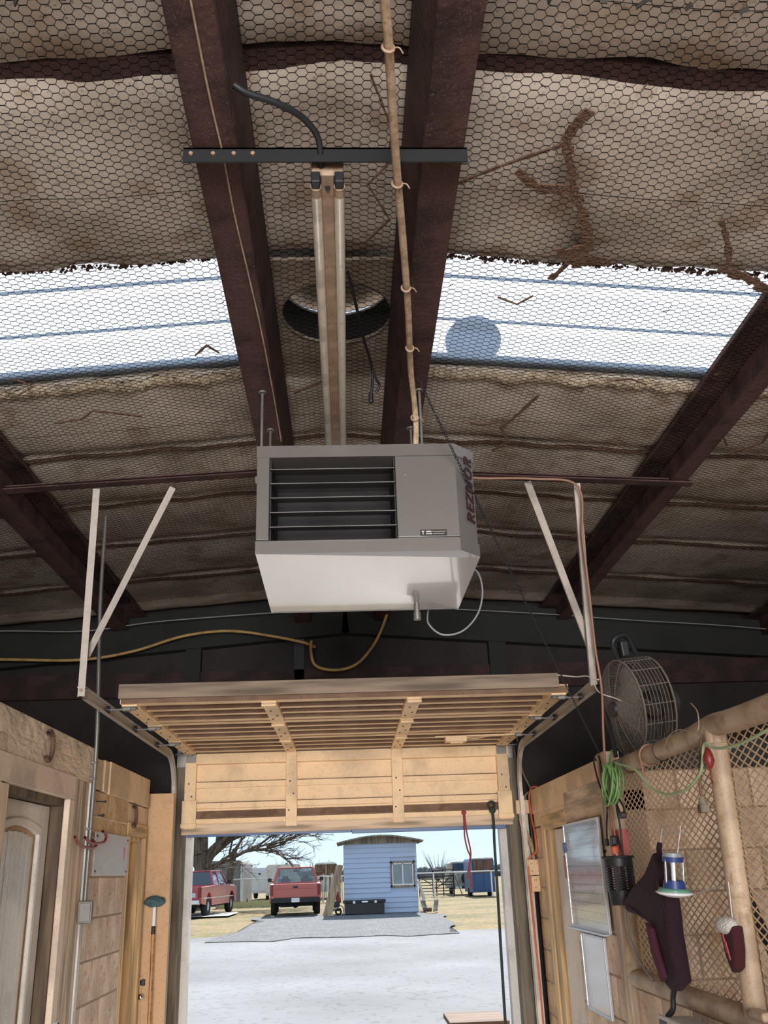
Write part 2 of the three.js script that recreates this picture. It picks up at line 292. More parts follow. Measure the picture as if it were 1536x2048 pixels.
// roof sheets with trapezoid ribs every 0.305 m, running down the slope
function sheetGeo(x0, x1, z0, z1, lift, pitch = 0.305, phase = 0) {
  const prof = [], n = [];
  let k = Math.ceil((z0 - phase) / pitch);
  prof.push([z0, 0]);
  for (; phase + k * pitch < z1 - 0.03; k++) { const c = phase + k * pitch; if (c - 0.035 > z0) prof.push([c - 0.035, 0], [c - 0.014, 0.032], [c + 0.014, 0.032], [c + 0.035, 0]); }
  prof.push([z1, 0]);
  const pos = [], xs = [x0, x1];
  for (let i = 0; i + 1 < prof.length; i++) {
    const [za, ya] = prof[i], [zb, yb] = prof[i + 1], P = (x, z, y) => [x, cy(x) + lift + y, z];
    const a = P(xs[0], za, ya), b = P(xs[1], za, ya), c = P(xs[1], zb, yb), d = P(xs[0], zb, yb);
    for (const v of [a, c, b, a, d, c]) pos.push(...v);
  }
  const g = new THREE.BufferGeometry(); g.setAttribute('position', new THREE.Float32BufferAttribute(pos, 3)); g.computeVertexNormals(); return g;
}
const PH = -3.13;
{
  const runs = [[-8.0, -3.70], [-2.95, 1.98], [2.82, 4.88], [5.72, 7.4]];
  for (const s of [-1, 1]) {
    const X = s < 0 ? [-XO - 0.3, 0] : [0, XO + 0.3];
    for (const [a, b] of runs) obj('roof_sheet', sheetGeo(X[0], X[1], a, b, 0.085, 0.305, PH), M.roofMetal, ceiling);
    for (const [a, b] of SKY) { obj('roof_sheet', sheetGeo(s < 0 ? X[0] : 3.05, s < 0 ? -3.05 : X[1], a, b, 0.085, 0.305, PH), M.roofMetal, ceiling); }
  }
  for (const [a, b] of SKY) obj('ridge_cap', a < -3 ? [bx(-0.4, 0.4, 3.925, 3.945, a - 0.05, -3.50), bx(-0.4, 0.4, 3.925, 3.945, -3.03, b + 0.05), bx(-0.4, -0.25, 3.925, 3.945, -3.5, -3.03), bx(0.23, 0.4, 3.925, 3.945, -3.5, -3.03)] : bx(-0.4, 0.4, 3.925, 3.945, a - 0.05, b + 0.05), M.roofMetal, ceiling);
}
// translucent skylight panels
let wn = 1;
for (const [a, b] of SKY) for (const s of [-1, 1]) {
  const w = struct('window_' + wn++, (a < -3 ? 'ribbed white translucent skylight ' : a < 4 ? 'second row ribbed skylight ' : 'rear row ribbed skylight ') + (s < 0 ? 'over the white door side' : 'over the mesh window side'));
  obj('skylight_panel', sheetGeo(s < 0 ? -3.12 : 0.34, s < 0 ? -0.34 : 3.12, a - 0.03, b + 0.03, 0.07, 0.305, PH), M.skylight, w);
}
// fluffy cut edges of the insulation along the skylights
for (const s of [-1, 1]) for (const [z, r, m] of [[-3.752, 0.026, M.fluff]]) {
  const pts = [], rr = rng(s * 7 + 31 + z * 100);
  for (let i = 0; i <= 40; i++) { const x = s * (0.36 + (i / 40) * 2.7); pts.push([x, cy(x) + 0.012 + (rr() - 0.5) * 0.02, z + (rr() - 0.5) * 0.03]); }
  const g = tube(pts, r, 160, 7), p = g.attributes.position;
  for (let i = 0; i < p.count; i++) p.setXYZ(i, p.getX(i), p.getY(i) + (rr() - 0.5) * r * 0.45, p.getZ(i) + (rr() - 0.5) * r * 0.6);
  g.computeVertexNormals();
  obj('insulation_edge', g, m, ceiling);
}
for (const s of [-1, 1]) { const rr = rng(91 + s), g = []; for (let i = 0; i < 420; i++) { const x = s * (0.38 + rr() * 2.6), w = 0.004 + rr() * rr() * 0.022; g.push(box(w, 0.008, 0.004 + rr() * 0.009, x, cy(x) + 0.03 + rr() * 0.016, -2.908 - rr() * 0.016, rr(), rr() * 0.6, rr())); } const e = obj('torn_edge', g, M.torn, ceiling); e.userData = { kind: 'stuff', label: 'ragged brown cut edge' }; }
// dark purlin seen through the open seam between two blankets, and lesser seams
{
  const pos = [], W = (x) => 0.05 + (x < -0.3 ? 0.03 + 0.045 * ss(0.3, 1.1, -x) : x > 0.3 ? 0.032 + 0.03 * ss(0.4, 1.3, x) : 0.02) * (0.75 + 0.5 * vnoise((x + 6) / 12, 0.5, 60, 2, 8)), Y = (x) => cy(x) + 0.04;
  for (let x = -XO; x < XO; x += 0.06) { const a = x, b = x + 0.06, z = (q) => -2.0 - 0.5 * (W(q) - 0.03), P = [[a, Y(a), z(a) - W(a) / 2], [b, Y(b), z(b) - W(b) / 2], [b, Y(b), z(b) + W(b) / 2], [a, Y(a), z(a) + W(a) / 2]], U = P.map(([q, y, w]) => [q, y + 0.03, w]); for (const k of [0, 1, 2, 0, 2, 3]) pos.push(...P[k]); for (const k of [0, 2, 1, 0, 3, 2]) pos.push(...U[k]); for (const [p, q] of [[0, 1], [3, 2]]) pos.push(...P[p], ...P[q], ...U[q], ...P[p], ...U[q], ...U[p]); }
  const g = new THREE.BufferGeometry(); g.setAttribute('position', new THREE.Float32BufferAttribute(pos, 3)); g.computeVertexNormals(); obj('cross_channel', g, M.purlin, ceiling);
}
for (const z of [-4.42, -5.1, -5.78, -6.56]) {
  const rr = rng(z * 1000), g = [];
  for (const s of [-1, 1]) { const pts = []; for (let i = 0; i <= 30; i++) { const x = s * (0.02 + i * 0.15); pts.push([x, cy(x) - 0.004 + (rr() - 0.5) * 0.012, z - 0.006 + (rr() - 0.5) * 0.03]); } g.push(tube(pts, 0.011, 120, 5)); }
  obj('seam_fold', g, M.torn, ceiling);
}
{ // chicken wire
  const s = 0.0178, dx = 1.5 * s, dz = Math.sqrt(3) * s, X0 = -2.9, X1 = 3.35, Z0 = -6.95, Z1 = -1.25, rr = 0.0011;
  const pos = [], nor = [], W = (x, z) => {
    const nx = x + 0.006 * (vnoise((x * 0.2 + 5) % 1, (z * 0.2 + 5) % 1, 30, 30, 3) - 0.5) * 2, nz = z + 0.012 * (vnoise((x * 0.2 + 5) % 1, (z * 0.2 + 5) % 1, 20, 20, 4) - 0.5) * 2;
    return V(nx, cy(x) - 0.03 - 0.012 * vnoise((x * 0.2 + 5) % 1, (z * 0.2 + 5) % 1, 12, 12, 9), nz);
  };
  const K = [0, 2.0944, 4.18879].map((a) => [Math.cos(a), Math.sin(a)]);
  const edge = (a, b, w) => {
    const t = b.clone().sub(a).normalize(), up = V(0, 1, 0), x = up.clone().cross(t).normalize(), y = t.clone().cross(x);
    const o = K.map(([c, d]) => x.clone().multiplyScalar(c).addScaledVector(y, d));
    for (let k = 0; k < 3; k++) {
      const p = o[k], q = o[(k + 1) % 3], A = a.clone().addScaledVector(p, w), B = a.clone().addScaledVector(q, w), D = b.clone().addScaledVector(p, w), E2 = b.clone().addScaledVector(q, w);
      for (const [v, n] of [[A, p], [D, p], [E2, q], [A, p], [E2, q], [B, q]]) { pos.push(v.x, v.y, v.z); nor.push(n.x, n.y, n.z); }
    }
  };
  const nc = Math.ceil((X1 - X0) / dx), nr = Math.ceil((Z1 - Z0) / dz);
  for (let c = 0; c < nc; c++) for (let r = 0; r < nr; r++) {
    const x = X0 + c * dx, z = Z0 + r * dz + (c % 2 ? dz / 2 : 0);
    // hexagon centred here: left end and right end of its upper flat edge, then the two sloping edges to the right corner
    const a = W(x - s / 2, z - dz / 2), b = W(x + s / 2, z - dz / 2), k = W(x + s, z), d = W(x + s / 2, z + dz / 2);
    edge(a, b, rr * 1.5); edge(b, k, rr); edge(k, d, rr);
  }
  for (const z of [-1.72, -2.45, -2.78, -3.6, -4.1]) for (let x = X0; x < X1; x += 0.08) edge(W(x, z), W(x + 0.08, z + 0.0), rr * 1.1);   // selvedge wires
  const g = new THREE.BufferGeometry(); g.setAttribute('position', new THREE.Float32BufferAttribute(pos, 3)); g.setAttribute('normal', new THREE.Float32BufferAttribute(nor, 3));
  g.setAttribute('uv', new THREE.Float32BufferAttribute(new Float32Array(pos.length / 1.5), 2));
  const m = obj('chicken_wire', g, M.wire, ceiling, { keepUV: true }); m.userData = { kind: 'stuff', label: 'rusty hexagonal chicken wire' };
  // little tie wires along one selvedge
  const rr2 = rng(77), ties = [];
  for (let i = 0; i < 40; i++) { const x = -2.2 + i * 0.115 + rr2() * 0.05, y = cy(x) - 0.045; ties.push(box(0.004, 0.012, 0.02 + rr2() * 0.02, x, y, -1.72, 0, rr2() * 2, rr2())); }
  const tm = obj('wire_ties', ties, M.wire, ceiling); tm.userData = { kind: 'stuff' };
}
{ // torn facing, cobweb strings and stains hanging on the wire
  const rr = rng(5), flap = (pts, w) => {
    const g = [];
    for (let i = 0; i + 1 < pts.length; i++) { const a = V(pts[i][0], cy(pts[i][0]) - 0.048, pts[i][1]), b = V(pts[i + 1][0], cy(pts[i + 1][0]) - 0.048, pts[i + 1][1]); const n = Math.max(2, Math.round(a.distanceTo(b) / 0.03)); for (let k = 0; k < n; k++) { const p = a.clone().lerp(b, k / n), q = a.clone().lerp(b, (k + 1.15) / n); p.x += (rr() - 0.5) * w * 0.5; g.push(bar(p, q, w * (0.55 + 0.7 * rr()), 0.006, V(0.0, 1, 0.01))); } }
    return g;
  };
  const F = [[[[0.745, -2.08], [0.70, -2.2], [0.78, -2.42], [0.86, -2.6], [0.90, -2.72]], 0.034], [[[0.70, -2.22], [0.52, -2.33], [0.38, -2.43]], 0.012], [[[0.78, -2.42], [0.66, -2.42], [0.58, -2.35]], 0.04],
    [[[0.90, -2.7], [0.80, -2.75], [0.98, -2.78], [0.86, -2.8]], 0.05], [[[0.86, -2.76], [0.80, -2.9]], 0.022], [[[1.30, -2.52], [1.36, -2.62], [1.42, -2.76]], 0.022], [[[1.40, -2.78], [1.52, -2.83], [1.62, -2.9]], 0.04],
    [[[0.92, -3.8], [0.86, -4.0], [0.80, -4.15], [0.86, -4.3], [0.80, -4.42]], 0.018], [[[0.64, -4.12], [0.70, -4.13], [0.74, -4.12]], 0.02], [[[-1.35, -3.95], [-1.22, -3.93], [-1.15, -3.86], [-0.95, -3.95]], 0.01],
    [[[-0.22, -3.85], [-0.1, -3.77], [-0.06, -3.73]], 0.012], [[[0.10, -2.0], [0.17, -2.2], [0.16, -2.36], [0.1, -2.45], [0.18, -2.62], [0.1, -2.75]], 0.006], [[[1.75, -4.05], [1.9, -4.1], [1.96, -4.2]], 0.014], [[[2.1, -3.9], [2.12, -4.15], [2.0, -4.3]], 0.016],
    [[[1.02, -1.62], [1.1, -1.56], [1.2, -1.58], [1.12, -1.66]], 0.01], [[[-1.4, -3.52], [-1.34, -3.6], [-1.42, -3.66]], 0.006], [[[-0.62, -3.45], [-0.56, -3.38], [-0.52, -3.44]], 0.008], [[[0.62, -3.04], [0.7, -3.08], [0.75, -3.02]], 0.006], [[[1.2, -3.63], [1.3, -3.6], [1.38, -3.64]], 0.01]];
  for (const [p, w] of F) obj('torn_facing', flap(p, w), M.torn, ceiling);
  const twigs = []; for (let i = 0; i < 130; i++) { const x = -1.6 + rr() * 3.6, z = -1.3 - rr() * 3.4, y = cy(x) - 0.05, a = rr() * 6.3, l = 0.008 + rr() * 0.02; twigs.push(rod([x, y, z], [x + Math.cos(a) * l, y - 0.004 * rr(), z + Math.sin(a) * l], 0.0022, 0.001, 4)); }
  const d = obj('debris_flecks', twigs, M.torn, ceiling); d.userData = { kind: 'stuff', label: 'dark flecks of debris caught in the wire' };
}
// purlins along the aisle (Z-sections of rusty red iron)
function purlin(label, segs) {
  const g = segs.map(([x0, y0, x1, y1]) => { const a = Math.atan2(y1 - y0, x1 - x0), l = Math.hypot(x1 - x0, y1 - y0); return box(l, 0.007, 14.4, (x0 + x1) / 2, (y0 + y1) / 2, -0.25, 0, 0, a); });
  const m = struct('purlin', label, g, M.purlin, { long: 2 }); return m;
}
purlin('rusty dark red steel ridge purlin carrying a thin tan cable', [[-0.285, 3.615, -0.258, 3.815], [-0.405, 3.615, -0.285, 3.615], [-0.405, 3.615, -0.405, 3.64], [-0.258, 3.815, -0.36, 3.812]]);
purlin('rusty dark red steel ridge purlin beside the tan taped cable', [[0.25, 3.615, 0.208, 3.815], [0.25, 3.615, 0.362, 3.615], [0.362, 3.615, 0.362, 3.64], [0.208, 3.815, 0.31, 3.812]]);
purlin('rusty red steel purlin above the wall with the white door', [[-1.63, 3.705, -1.76, 3.70], [-1.76, 3.70, -1.76, 3.585], [-1.76, 3.585, -1.88, 3.58], [-1.63, 3.705, -1.63, 3.685]]);
purlin('rusty red steel purlin above the wall with the mesh window', [[1.625, 3.705, 1.755, 3.70], [1.755, 3.70, 1.755, 3.59], [1.755, 3.59, 1.84, 3.585], [1.625, 3.705, 1.625, 3.685]]);
purlin('rusty red steel purlin out above the rooms beyond the white door', [[-3.33, 3.56, -3.45, 3.56], [-3.45, 3.56, -3.45, 3.42], [-3.45, 3.42, -3.57, 3.42]]);
purlin('rusty red steel purlin out above the rooms beyond the mesh window', [[3.33, 3.56, 3.45, 3.56], [3.45, 3.56, 3.45, 3.42], [3.45, 3.42, 3.57, 3.42]]);

// front gable with the door opening, dark and dusty inside
const DO = { x0: -1.36, x1: 1.34, top: 2.72 };
{
  const gable = (x0, x1, y0) => extr([[x0, y0], [x1, y0], [x1, cy(x1) + 0.06], ...(x0 < 0 && x1 > 0 ? [[0, cy(0) + 0.06]] : []), [x0, cy(x0) + 0.06]], 0.14);
  const parts = [xf(gable(-XO, DO.x0, 0), 0, 0, ZG - 0.14), xf(gable(DO.x1, XO, 0), 0, 0, ZG - 0.14), xf(gable(DO.x0, DO.x1, DO.top), 0, 0, ZG - 0.14)];
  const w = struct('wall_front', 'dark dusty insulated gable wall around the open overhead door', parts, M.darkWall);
  obj('outer_sheet', [bx(-XO, DO.x0, 0, 3.4, ZG - 0.2, ZG - 0.15), bx(DO.x1, XO, 0, 3.4, ZG - 0.2, ZG - 0.15), bx(DO.x0, DO.x1, 2.2, 3.4, ZG - 0.2, ZG - 0.15)], M.whitePost, w);
  obj('rafter', [-1, 1].map((s) => box(XO + 0.05, 0.30, 0.09, s * XO / 2, cy(XO / 2) - 0.19, ZG + 0.06, 0, 0, -s * Math.atan(0.08))), M.greenBlack, w);
  obj('girt', [bx(-XO, XO, 3.05, 3.24, ZG + 0.0, ZG + 0.05)], M.girt, w);
  for (const [a, b] of [[-1.29, -1.17], [1.17, 1.31]]) obj('column', [bx(a, b, 2.6, 3.5, ZG, ZG + 0.09)], M.greenBlack, w);
  obj('column', [bx(-0.42, -0.34, 2.75, 3.5, ZG, ZG + 0.05)], M.darkSteel, w);
}
struct('wall_back', 'rear end wall around the wide added rear doorway', [bx(-XO, -1.25, 0, 3.9, ZB, ZB + 0.15), bx(2.25, XO, 0, 3.9, ZB, ZB + 0.15), bx(-1.25, 2.25, 3.2, 4.0, ZB, ZB + 0.15)], M.tanPaint);
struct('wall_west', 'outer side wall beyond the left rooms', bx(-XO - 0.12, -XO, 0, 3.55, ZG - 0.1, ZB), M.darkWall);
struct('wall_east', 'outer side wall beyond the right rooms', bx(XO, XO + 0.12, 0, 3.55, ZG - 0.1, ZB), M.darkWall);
struct('trim_1', 'grey weathered wood jambs of the overhead door', [rbx(-1.37, -1.262, 0, 2.5, ZG - 0.16, ZG + 0.015), rbx(1.235, 1.345, 0, 2.5, ZG - 0.16, ZG + 0.015)], M.greyWood, { long: 1 });
struct('trim_2', 'white outer jamb boards of the overhead door', [rbx(-1.27, -1.215, 0, 2.3, ZG - 0.24, ZG - 0.13), rbx(1.18, 1.238, 0, 2.3, ZG - 0.24, ZG - 0.13)], M.whitePost, { long: 1 });

// ---- block walls: each block its own piece
const blockGeo = new Map();
function blocks(parent, axis, plane, a0, a1, y0, y1, skip, mats, dir) {     // axis 'z': wall plane x = plane, blocks along z; axis 'x': wall plane z = plane
  const BH = 0.2055, BL = 0.406; let row = 0;
  for (let y = y0; y < y1 - 0.02; y += BH, row++) {
    let n = 0;
    for (let a = a0 - (row % 2 ? BL / 2 : 0); a < a1 - 0.02; a += BL, n++) {
      const s = Math.max(a, a0) + 0.006, e = Math.min(a + BL, a1) - 0.006, h = Math.min(BH, y1 - y) - 0.008, l = e - s;
      if (l < 0.03 || skip?.((s + e) / 2, y + BH / 2)) continue;
      const key = axis + l.toFixed(3) + h.toFixed(3);
      if (!blockGeo.has(key)) blockGeo.set(key, boxUV(clean(axis === 'z' ? rb(0.03, h, l, 0.006) : rb(l, h, 0.03, 0.006))));
      const m = new THREE.Mesh(blockGeo.get(key), mats[(row * 7 + n * 3) % mats.length]); m.name = 'block'; m.castShadow = m.receiveShadow = true;
      if (axis === 'z') m.position.set(plane + dir * 0.011, y + BH / 2, (s + e) / 2); else m.position.set((s + e) / 2, y + BH / 2, plane + dir * 0.011);
      parent.add(m);
    }
  }
}
// left wall: white door (z -3.95..-4.78), painted blocks, far doorway (z -6.24..-6.68)
{
  const x = -1.41;
  const core = [bx(x - 0.15, x - 0.005, 0, 2.32, -4.00 + 0.01, ZB), bx(x - 0.15, x - 0.005, 0, 2.32, -6.16, -4.84), bx(x - 0.15, x - 0.005, 2.06, 2.32, -4.84, -3.99), bx(x - 0.15, x - 0.005, 2.0, 2.3, -6.86, -6.16), bx(x - 0.15, x - 0.005, 0, 2.3, -6.86, -6.72), bx(x - 0.5, x - 0.16, 0, 2.2, -6.9, -6.1)];
  const w = struct('wall_left', 'tan painted block wall with the white arched door', core, M.mortar);
  obj('mortar_bed', [bx(x - 0.01, x + 0.0225, 0.05, 1.938, -6.158, -5.28)], M.mortar, w);
  blocks(w, 'z', x, -6.16, -5.28, 0.07, 1.94, null, M.tanBlock, 1);
  blocks(w, 'z', x, -3.9, -1.2, 0.07, 2.2, null, M.tanBlock, 1);
  // boards above: textured header, square of sheet, plank beside the door
  obj('header_board', rbx(x - 0.02, x + 0.022, 2.185, 2.372, -5.262, -1.5, 0.004), M.plaster, w);
  obj('wide_board', rbx(x - 0.02, x + 0.035, 2.155, 2.338, -6.72, -5.60, 0.004), M.tanPaint, w);
  obj('board_end', rbx(x - 0.02, x + 0.028, 2.16, 2.338, -5.595, -5.5, 0.01), M.tanPaint, w);
  obj('board_end', rbx(x - 0.02, x + 0.018, 2.165, 2.33, -5.49, -5.28, 0.004), M.tanPaint, w);
  for (const [a, b] of [[-5.66, -5.28], [-6.15, -5.67]]) obj('cover_board', rbx(x - 0.02, x + 0.024, 1.94, 2.155, a, b, 0.004), M.tanBlockWarm, w);
  obj('cover_board', rbx(x - 0.02, x + 0.02, 2.035, 2.15, -6.76, -6.17, 0.004), M.tanPaint, w);
}
{ // door frame and planks of the white door
  const x = -1.41;
  const t = struct('trim_3', 'tan weathered wood casing of the white arched door');
  obj('casing', rbx(x, x + 0.03, 2.075, 2.19, -4.93, -3.6, 0.004), M.paleTan, t, { long: 2 });
  obj('casing', rbx(x, x + 0.03, 0, 2.075, -4.93, -4.845, 0.004), M.paleTan, t, { long: 1 });
  obj('casing', rbx(x, x + 0.029, 0, 2.07, -3.97, -3.86, 0.004), M.tanWood, t, { long: 1 });
  obj('jamb', [bx(x - 0.13, x, 0, 2.075, -4.845, -4.825), bx(x - 0.13, x, 2.04, 2.075, -4.83, -3.97)], M.jamb, t, { long: 1 });
  for (const [a, b] of [[-5.075, -4.94], [-5.20, -5.08]]) obj('plank', rbx(x, x + 0.022, 0, 2.185, a, b, 0.003), M.tanWood, t, { long: 1 });
  obj('corner_strip', rbx(x, x + 0.03, 0, 2.185, -5.265, -5.21, 0.004), M.whitePost, t, { long: 1 });
}
{ // white door with an arched beadboard panel
  const xf0 = -1.41 - 0.085, d = struct('door_1', 'off white panel door with an arched beadboard panel'), z0 = -4.79, z1 = -3.99, pz0 = -4.68, pz1 = -4.10, py1 = 1.925, mid = (pz0 + pz1) / 2, rise = 0.036;
  const arch = (o) => { const p = []; p.push([pz0 + o, 0.95 + o]); p.push([pz1 - o, 0.95 + o]); for (let i = 0; i <= 16; i++) { const t = i / 16, z = pz1 - o + (pz0 - pz1 + 2 * o) * t; p.push([z, py1 - o + rise * (1 - (2 * t - 1) ** 2)]); } return p; };
  obj('leaf', xf(alongX([[z0, 0.02], [z1, 0.02], [z1, 2.035], [z0, 2.035]], 0.035, [arch(0)]), xf0), M.whiteDoor, d);
  obj('moulding', xf(alongX(arch(0), 0.004, [arch(0.028)], 0.009), xf0 + 0.03), M.whiteDoor, d);
  obj('recess', xf(alongX(arch(0.012), 0.006, [arch(0.05)]), xf0 + 0.012), M.tanBlockWarm, d);  // brown ring paints the recess shade together with grime
  obj('panel_back', bx(xf0, xf0 + 0.008, 0.95, 1.95, pz0 - 0.01, pz1 + 0.01), M.darkSteel, d);
  const n = 7; for (let i = 0; i < n; i++) { const a = pz0 + 0.05 + ((pz1 - pz0 - 0.1) * i) / n, b = a + (pz1 - pz0 - 0.1) / n, za = (a + b) / 2, top = py1 - 0.052 + rise * (1 - ((2 * (za - pz0)) / (pz1 - pz0) - 1) ** 2); obj('bead_board', rbx(xf0 + 0.008, xf0 + 0.02, 1.0, top, a + 0.0035, b - 0.0035, 0.002), M.whiteDoor, d, { long: 1 }); }
  obj('lower_panel', rbx(xf0 + 0.033, xf0 + 0.04, 0.2, 0.75, -4.66, -4.12, 0.003), M.whiteDoor, d);
}
{ // far doorway on the left
  const x = -1.41, t = struct('trim_4', 'yellow painted casing of the far doorway on the left wall');
  obj('casing', rbx(x, x + 0.03, 1.955, 2.035, -6.745, -6.165, 0.004), M.yellowWood, t, { long: 2 });
  obj('casing', rbx(x, x + 0.03, 0, 1.955, -6.24, -6.165, 0.004), M.yellowWood, t, { long: 1 });
  obj('casing', rbx(x, x + 0.03, 0, 1.955, -6.745, -6.685, 0.004), M.yellowWood, t, { long: 1 });
  obj('jamb', [bx(x - 0.15, x, 0, 1.96, -6.70, -6.67), bx(x - 0.15, x, 0, 1.96, -6.245, -6.22), bx(x - 0.15, x, 1.93, 1.96, -6.68, -6.24)], M.yellowWood, t, { long: 1 });
  const d = struct('door_2', 'tan flush door set back in the far doorway on the left');
  obj('leaf', rbx(x - 0.13, x - 0.095, 0.01, 1.93, -6.665, -6.25, 0.003), M.brownPanel, d);
}
// plywood return panel by the left door track
{
  const p = struct('trim_5', 'tan plywood panel closing the corner beside the left door track', rbx(-1.415, -1.225, 0, 2.255, -6.86, -6.83, 0.004), M.brownPanel);
  obj('batten', rbx(-1.405, -1.375, 0, 1.1, -6.83, -6.815, 0.003), M.brownPanel, p);
  obj('knob', [xf(new THREE.SphereGeometry(0.019, 14, 10), -1.372, 0.985, -6.785), rod([-1.372, 0.985, -6.83], [-1.372, 0.985, -6.79], 0.008)], M.chrome, p);
  obj('latch', rbx(-1.39, -1.355, 1.045, 1.085, -6.83, -6.815, 0.004), M.black, p);
}
// right wall
{
  const x = 1.42, X2 = x + 0.15;
  const core = [bx(x + 0.005, X2, 0, 2.0, -7.36, -7.03), bx(x + 0.005, X2, 0, 2.05, -6.16, -5.08), bx(x + 0.005, X2, 1.95, 2.2, -7.36, -5.08), bx(x + 0.005, X2, 0, 1.10, -5.08, ZB), bx(x + 0.005, X2, 0, 2.3, -1.7, ZB), bx(x + 0.16, x + 0.4, 0, 2.0, -7.1, -6.1)];
  const w = struct('wall_right', 'tan painted block wall with whiteboards and the mesh window', core, M.mortar);
  obj('mortar_bed', [bx(x - 0.0225, x + 0.01, 0.1, 1.958, -7.355, -7.035), bx(x - 0.0225, x + 0.01, 0.1, 1.935, -6.195, -5.055), bx(x - 0.0225, x + 0.01, 0.1, 1.09, -5.05, -1.8)], M.mortar, w);
  blocks(w, 'z', x, -7.36, -7.03, 0.108, 1.96, null, [M.tanBlockWarm], -1);
  blocks(w, 'z', x, -6.20, -5.05, 0.108, 1.95, null, M.tanBlock, -1);
  blocks(w, 'z', x, -5.05, -1.8, 0.108, 1.10, null, M.tanBlock, -1);
  obj('top_board', rbx(x - 0.028, x + 0.02, 2.06, 2.235, -7.34, -5.19, 0.004), M.tanPaint, w);
  obj('top_board', rbx(x - 0.02, x + 0.02, 1.965, 2.06, -7.33, -6.2, 0.004), M.tanPaint, w);
  obj('sheet_panel', rbx(x - 0.03, x + 0.02, 1.94, 2.125, -6.2, -5.22, 0.004), M.tanWood, w, { long: 2 });
  obj('wood_post', rbx(x - 0.06, x + 0.03, 0.6, 2.25, -5.165, -5.03, 0.006), M.tanWood, w, { long: 1 });
}
{
  const x = 1.42, t = struct('trim_6', 'tan wood casing of the cream door on the right wall');
  obj('casing', rbx(x - 0.032, x, 0, 2.02, -7.03, -6.93, 0.004), M.yellowWood, t, { long: 1 });
  obj('casing', rbx(x - 0.032, x, 1.93, 2.02, -6.93, -6.2, 0.004), M.yellowWood, t, { long: 2 });
  obj('jamb', rbx(x - 0.02, x + 0.1, 0, 1.96, -6.93, -6.80, 0.004), M.yellowWood, t, { long: 1 });
  const d = struct('door_3', 'plain cream flush door behind the ruled whiteboard');
  obj('leaf', rbx(x + 0.012, x + 0.05, 0.01, 1.925, -6.79, -6.18, 0.003), M.creamDoor, d);
}
{ // kennel behind the mesh window
  const w = struct('wall_kennel', 'tan block cross wall seen through the mesh window', [bx(1.57, XO, 0, 2.26, -5.35, -5.165)], M.mortar);
  obj('mortar_bed', bx(1.57, 3.4, 0.09, 2.155, -5.17, -5.1425), M.mortar, w);
  blocks(w, 'x', -5.165, 1.57, 3.4, 0.1, 2.16, null, M.tanBlock, 1);
  const d = struct('kennel_ceiling_beam', 'dark timber along the top of the kennel cross wall', bx(1.57, XO, 2.16, 2.3, -5.3, -5.13), M.darkSteel);
  const s = struct('wall_kennel_side', 'tan side wall of the kennel', bx(3.4, 3.5, 0, 2.26, -5.16, -1.7), M.tanBlock[0]);
}

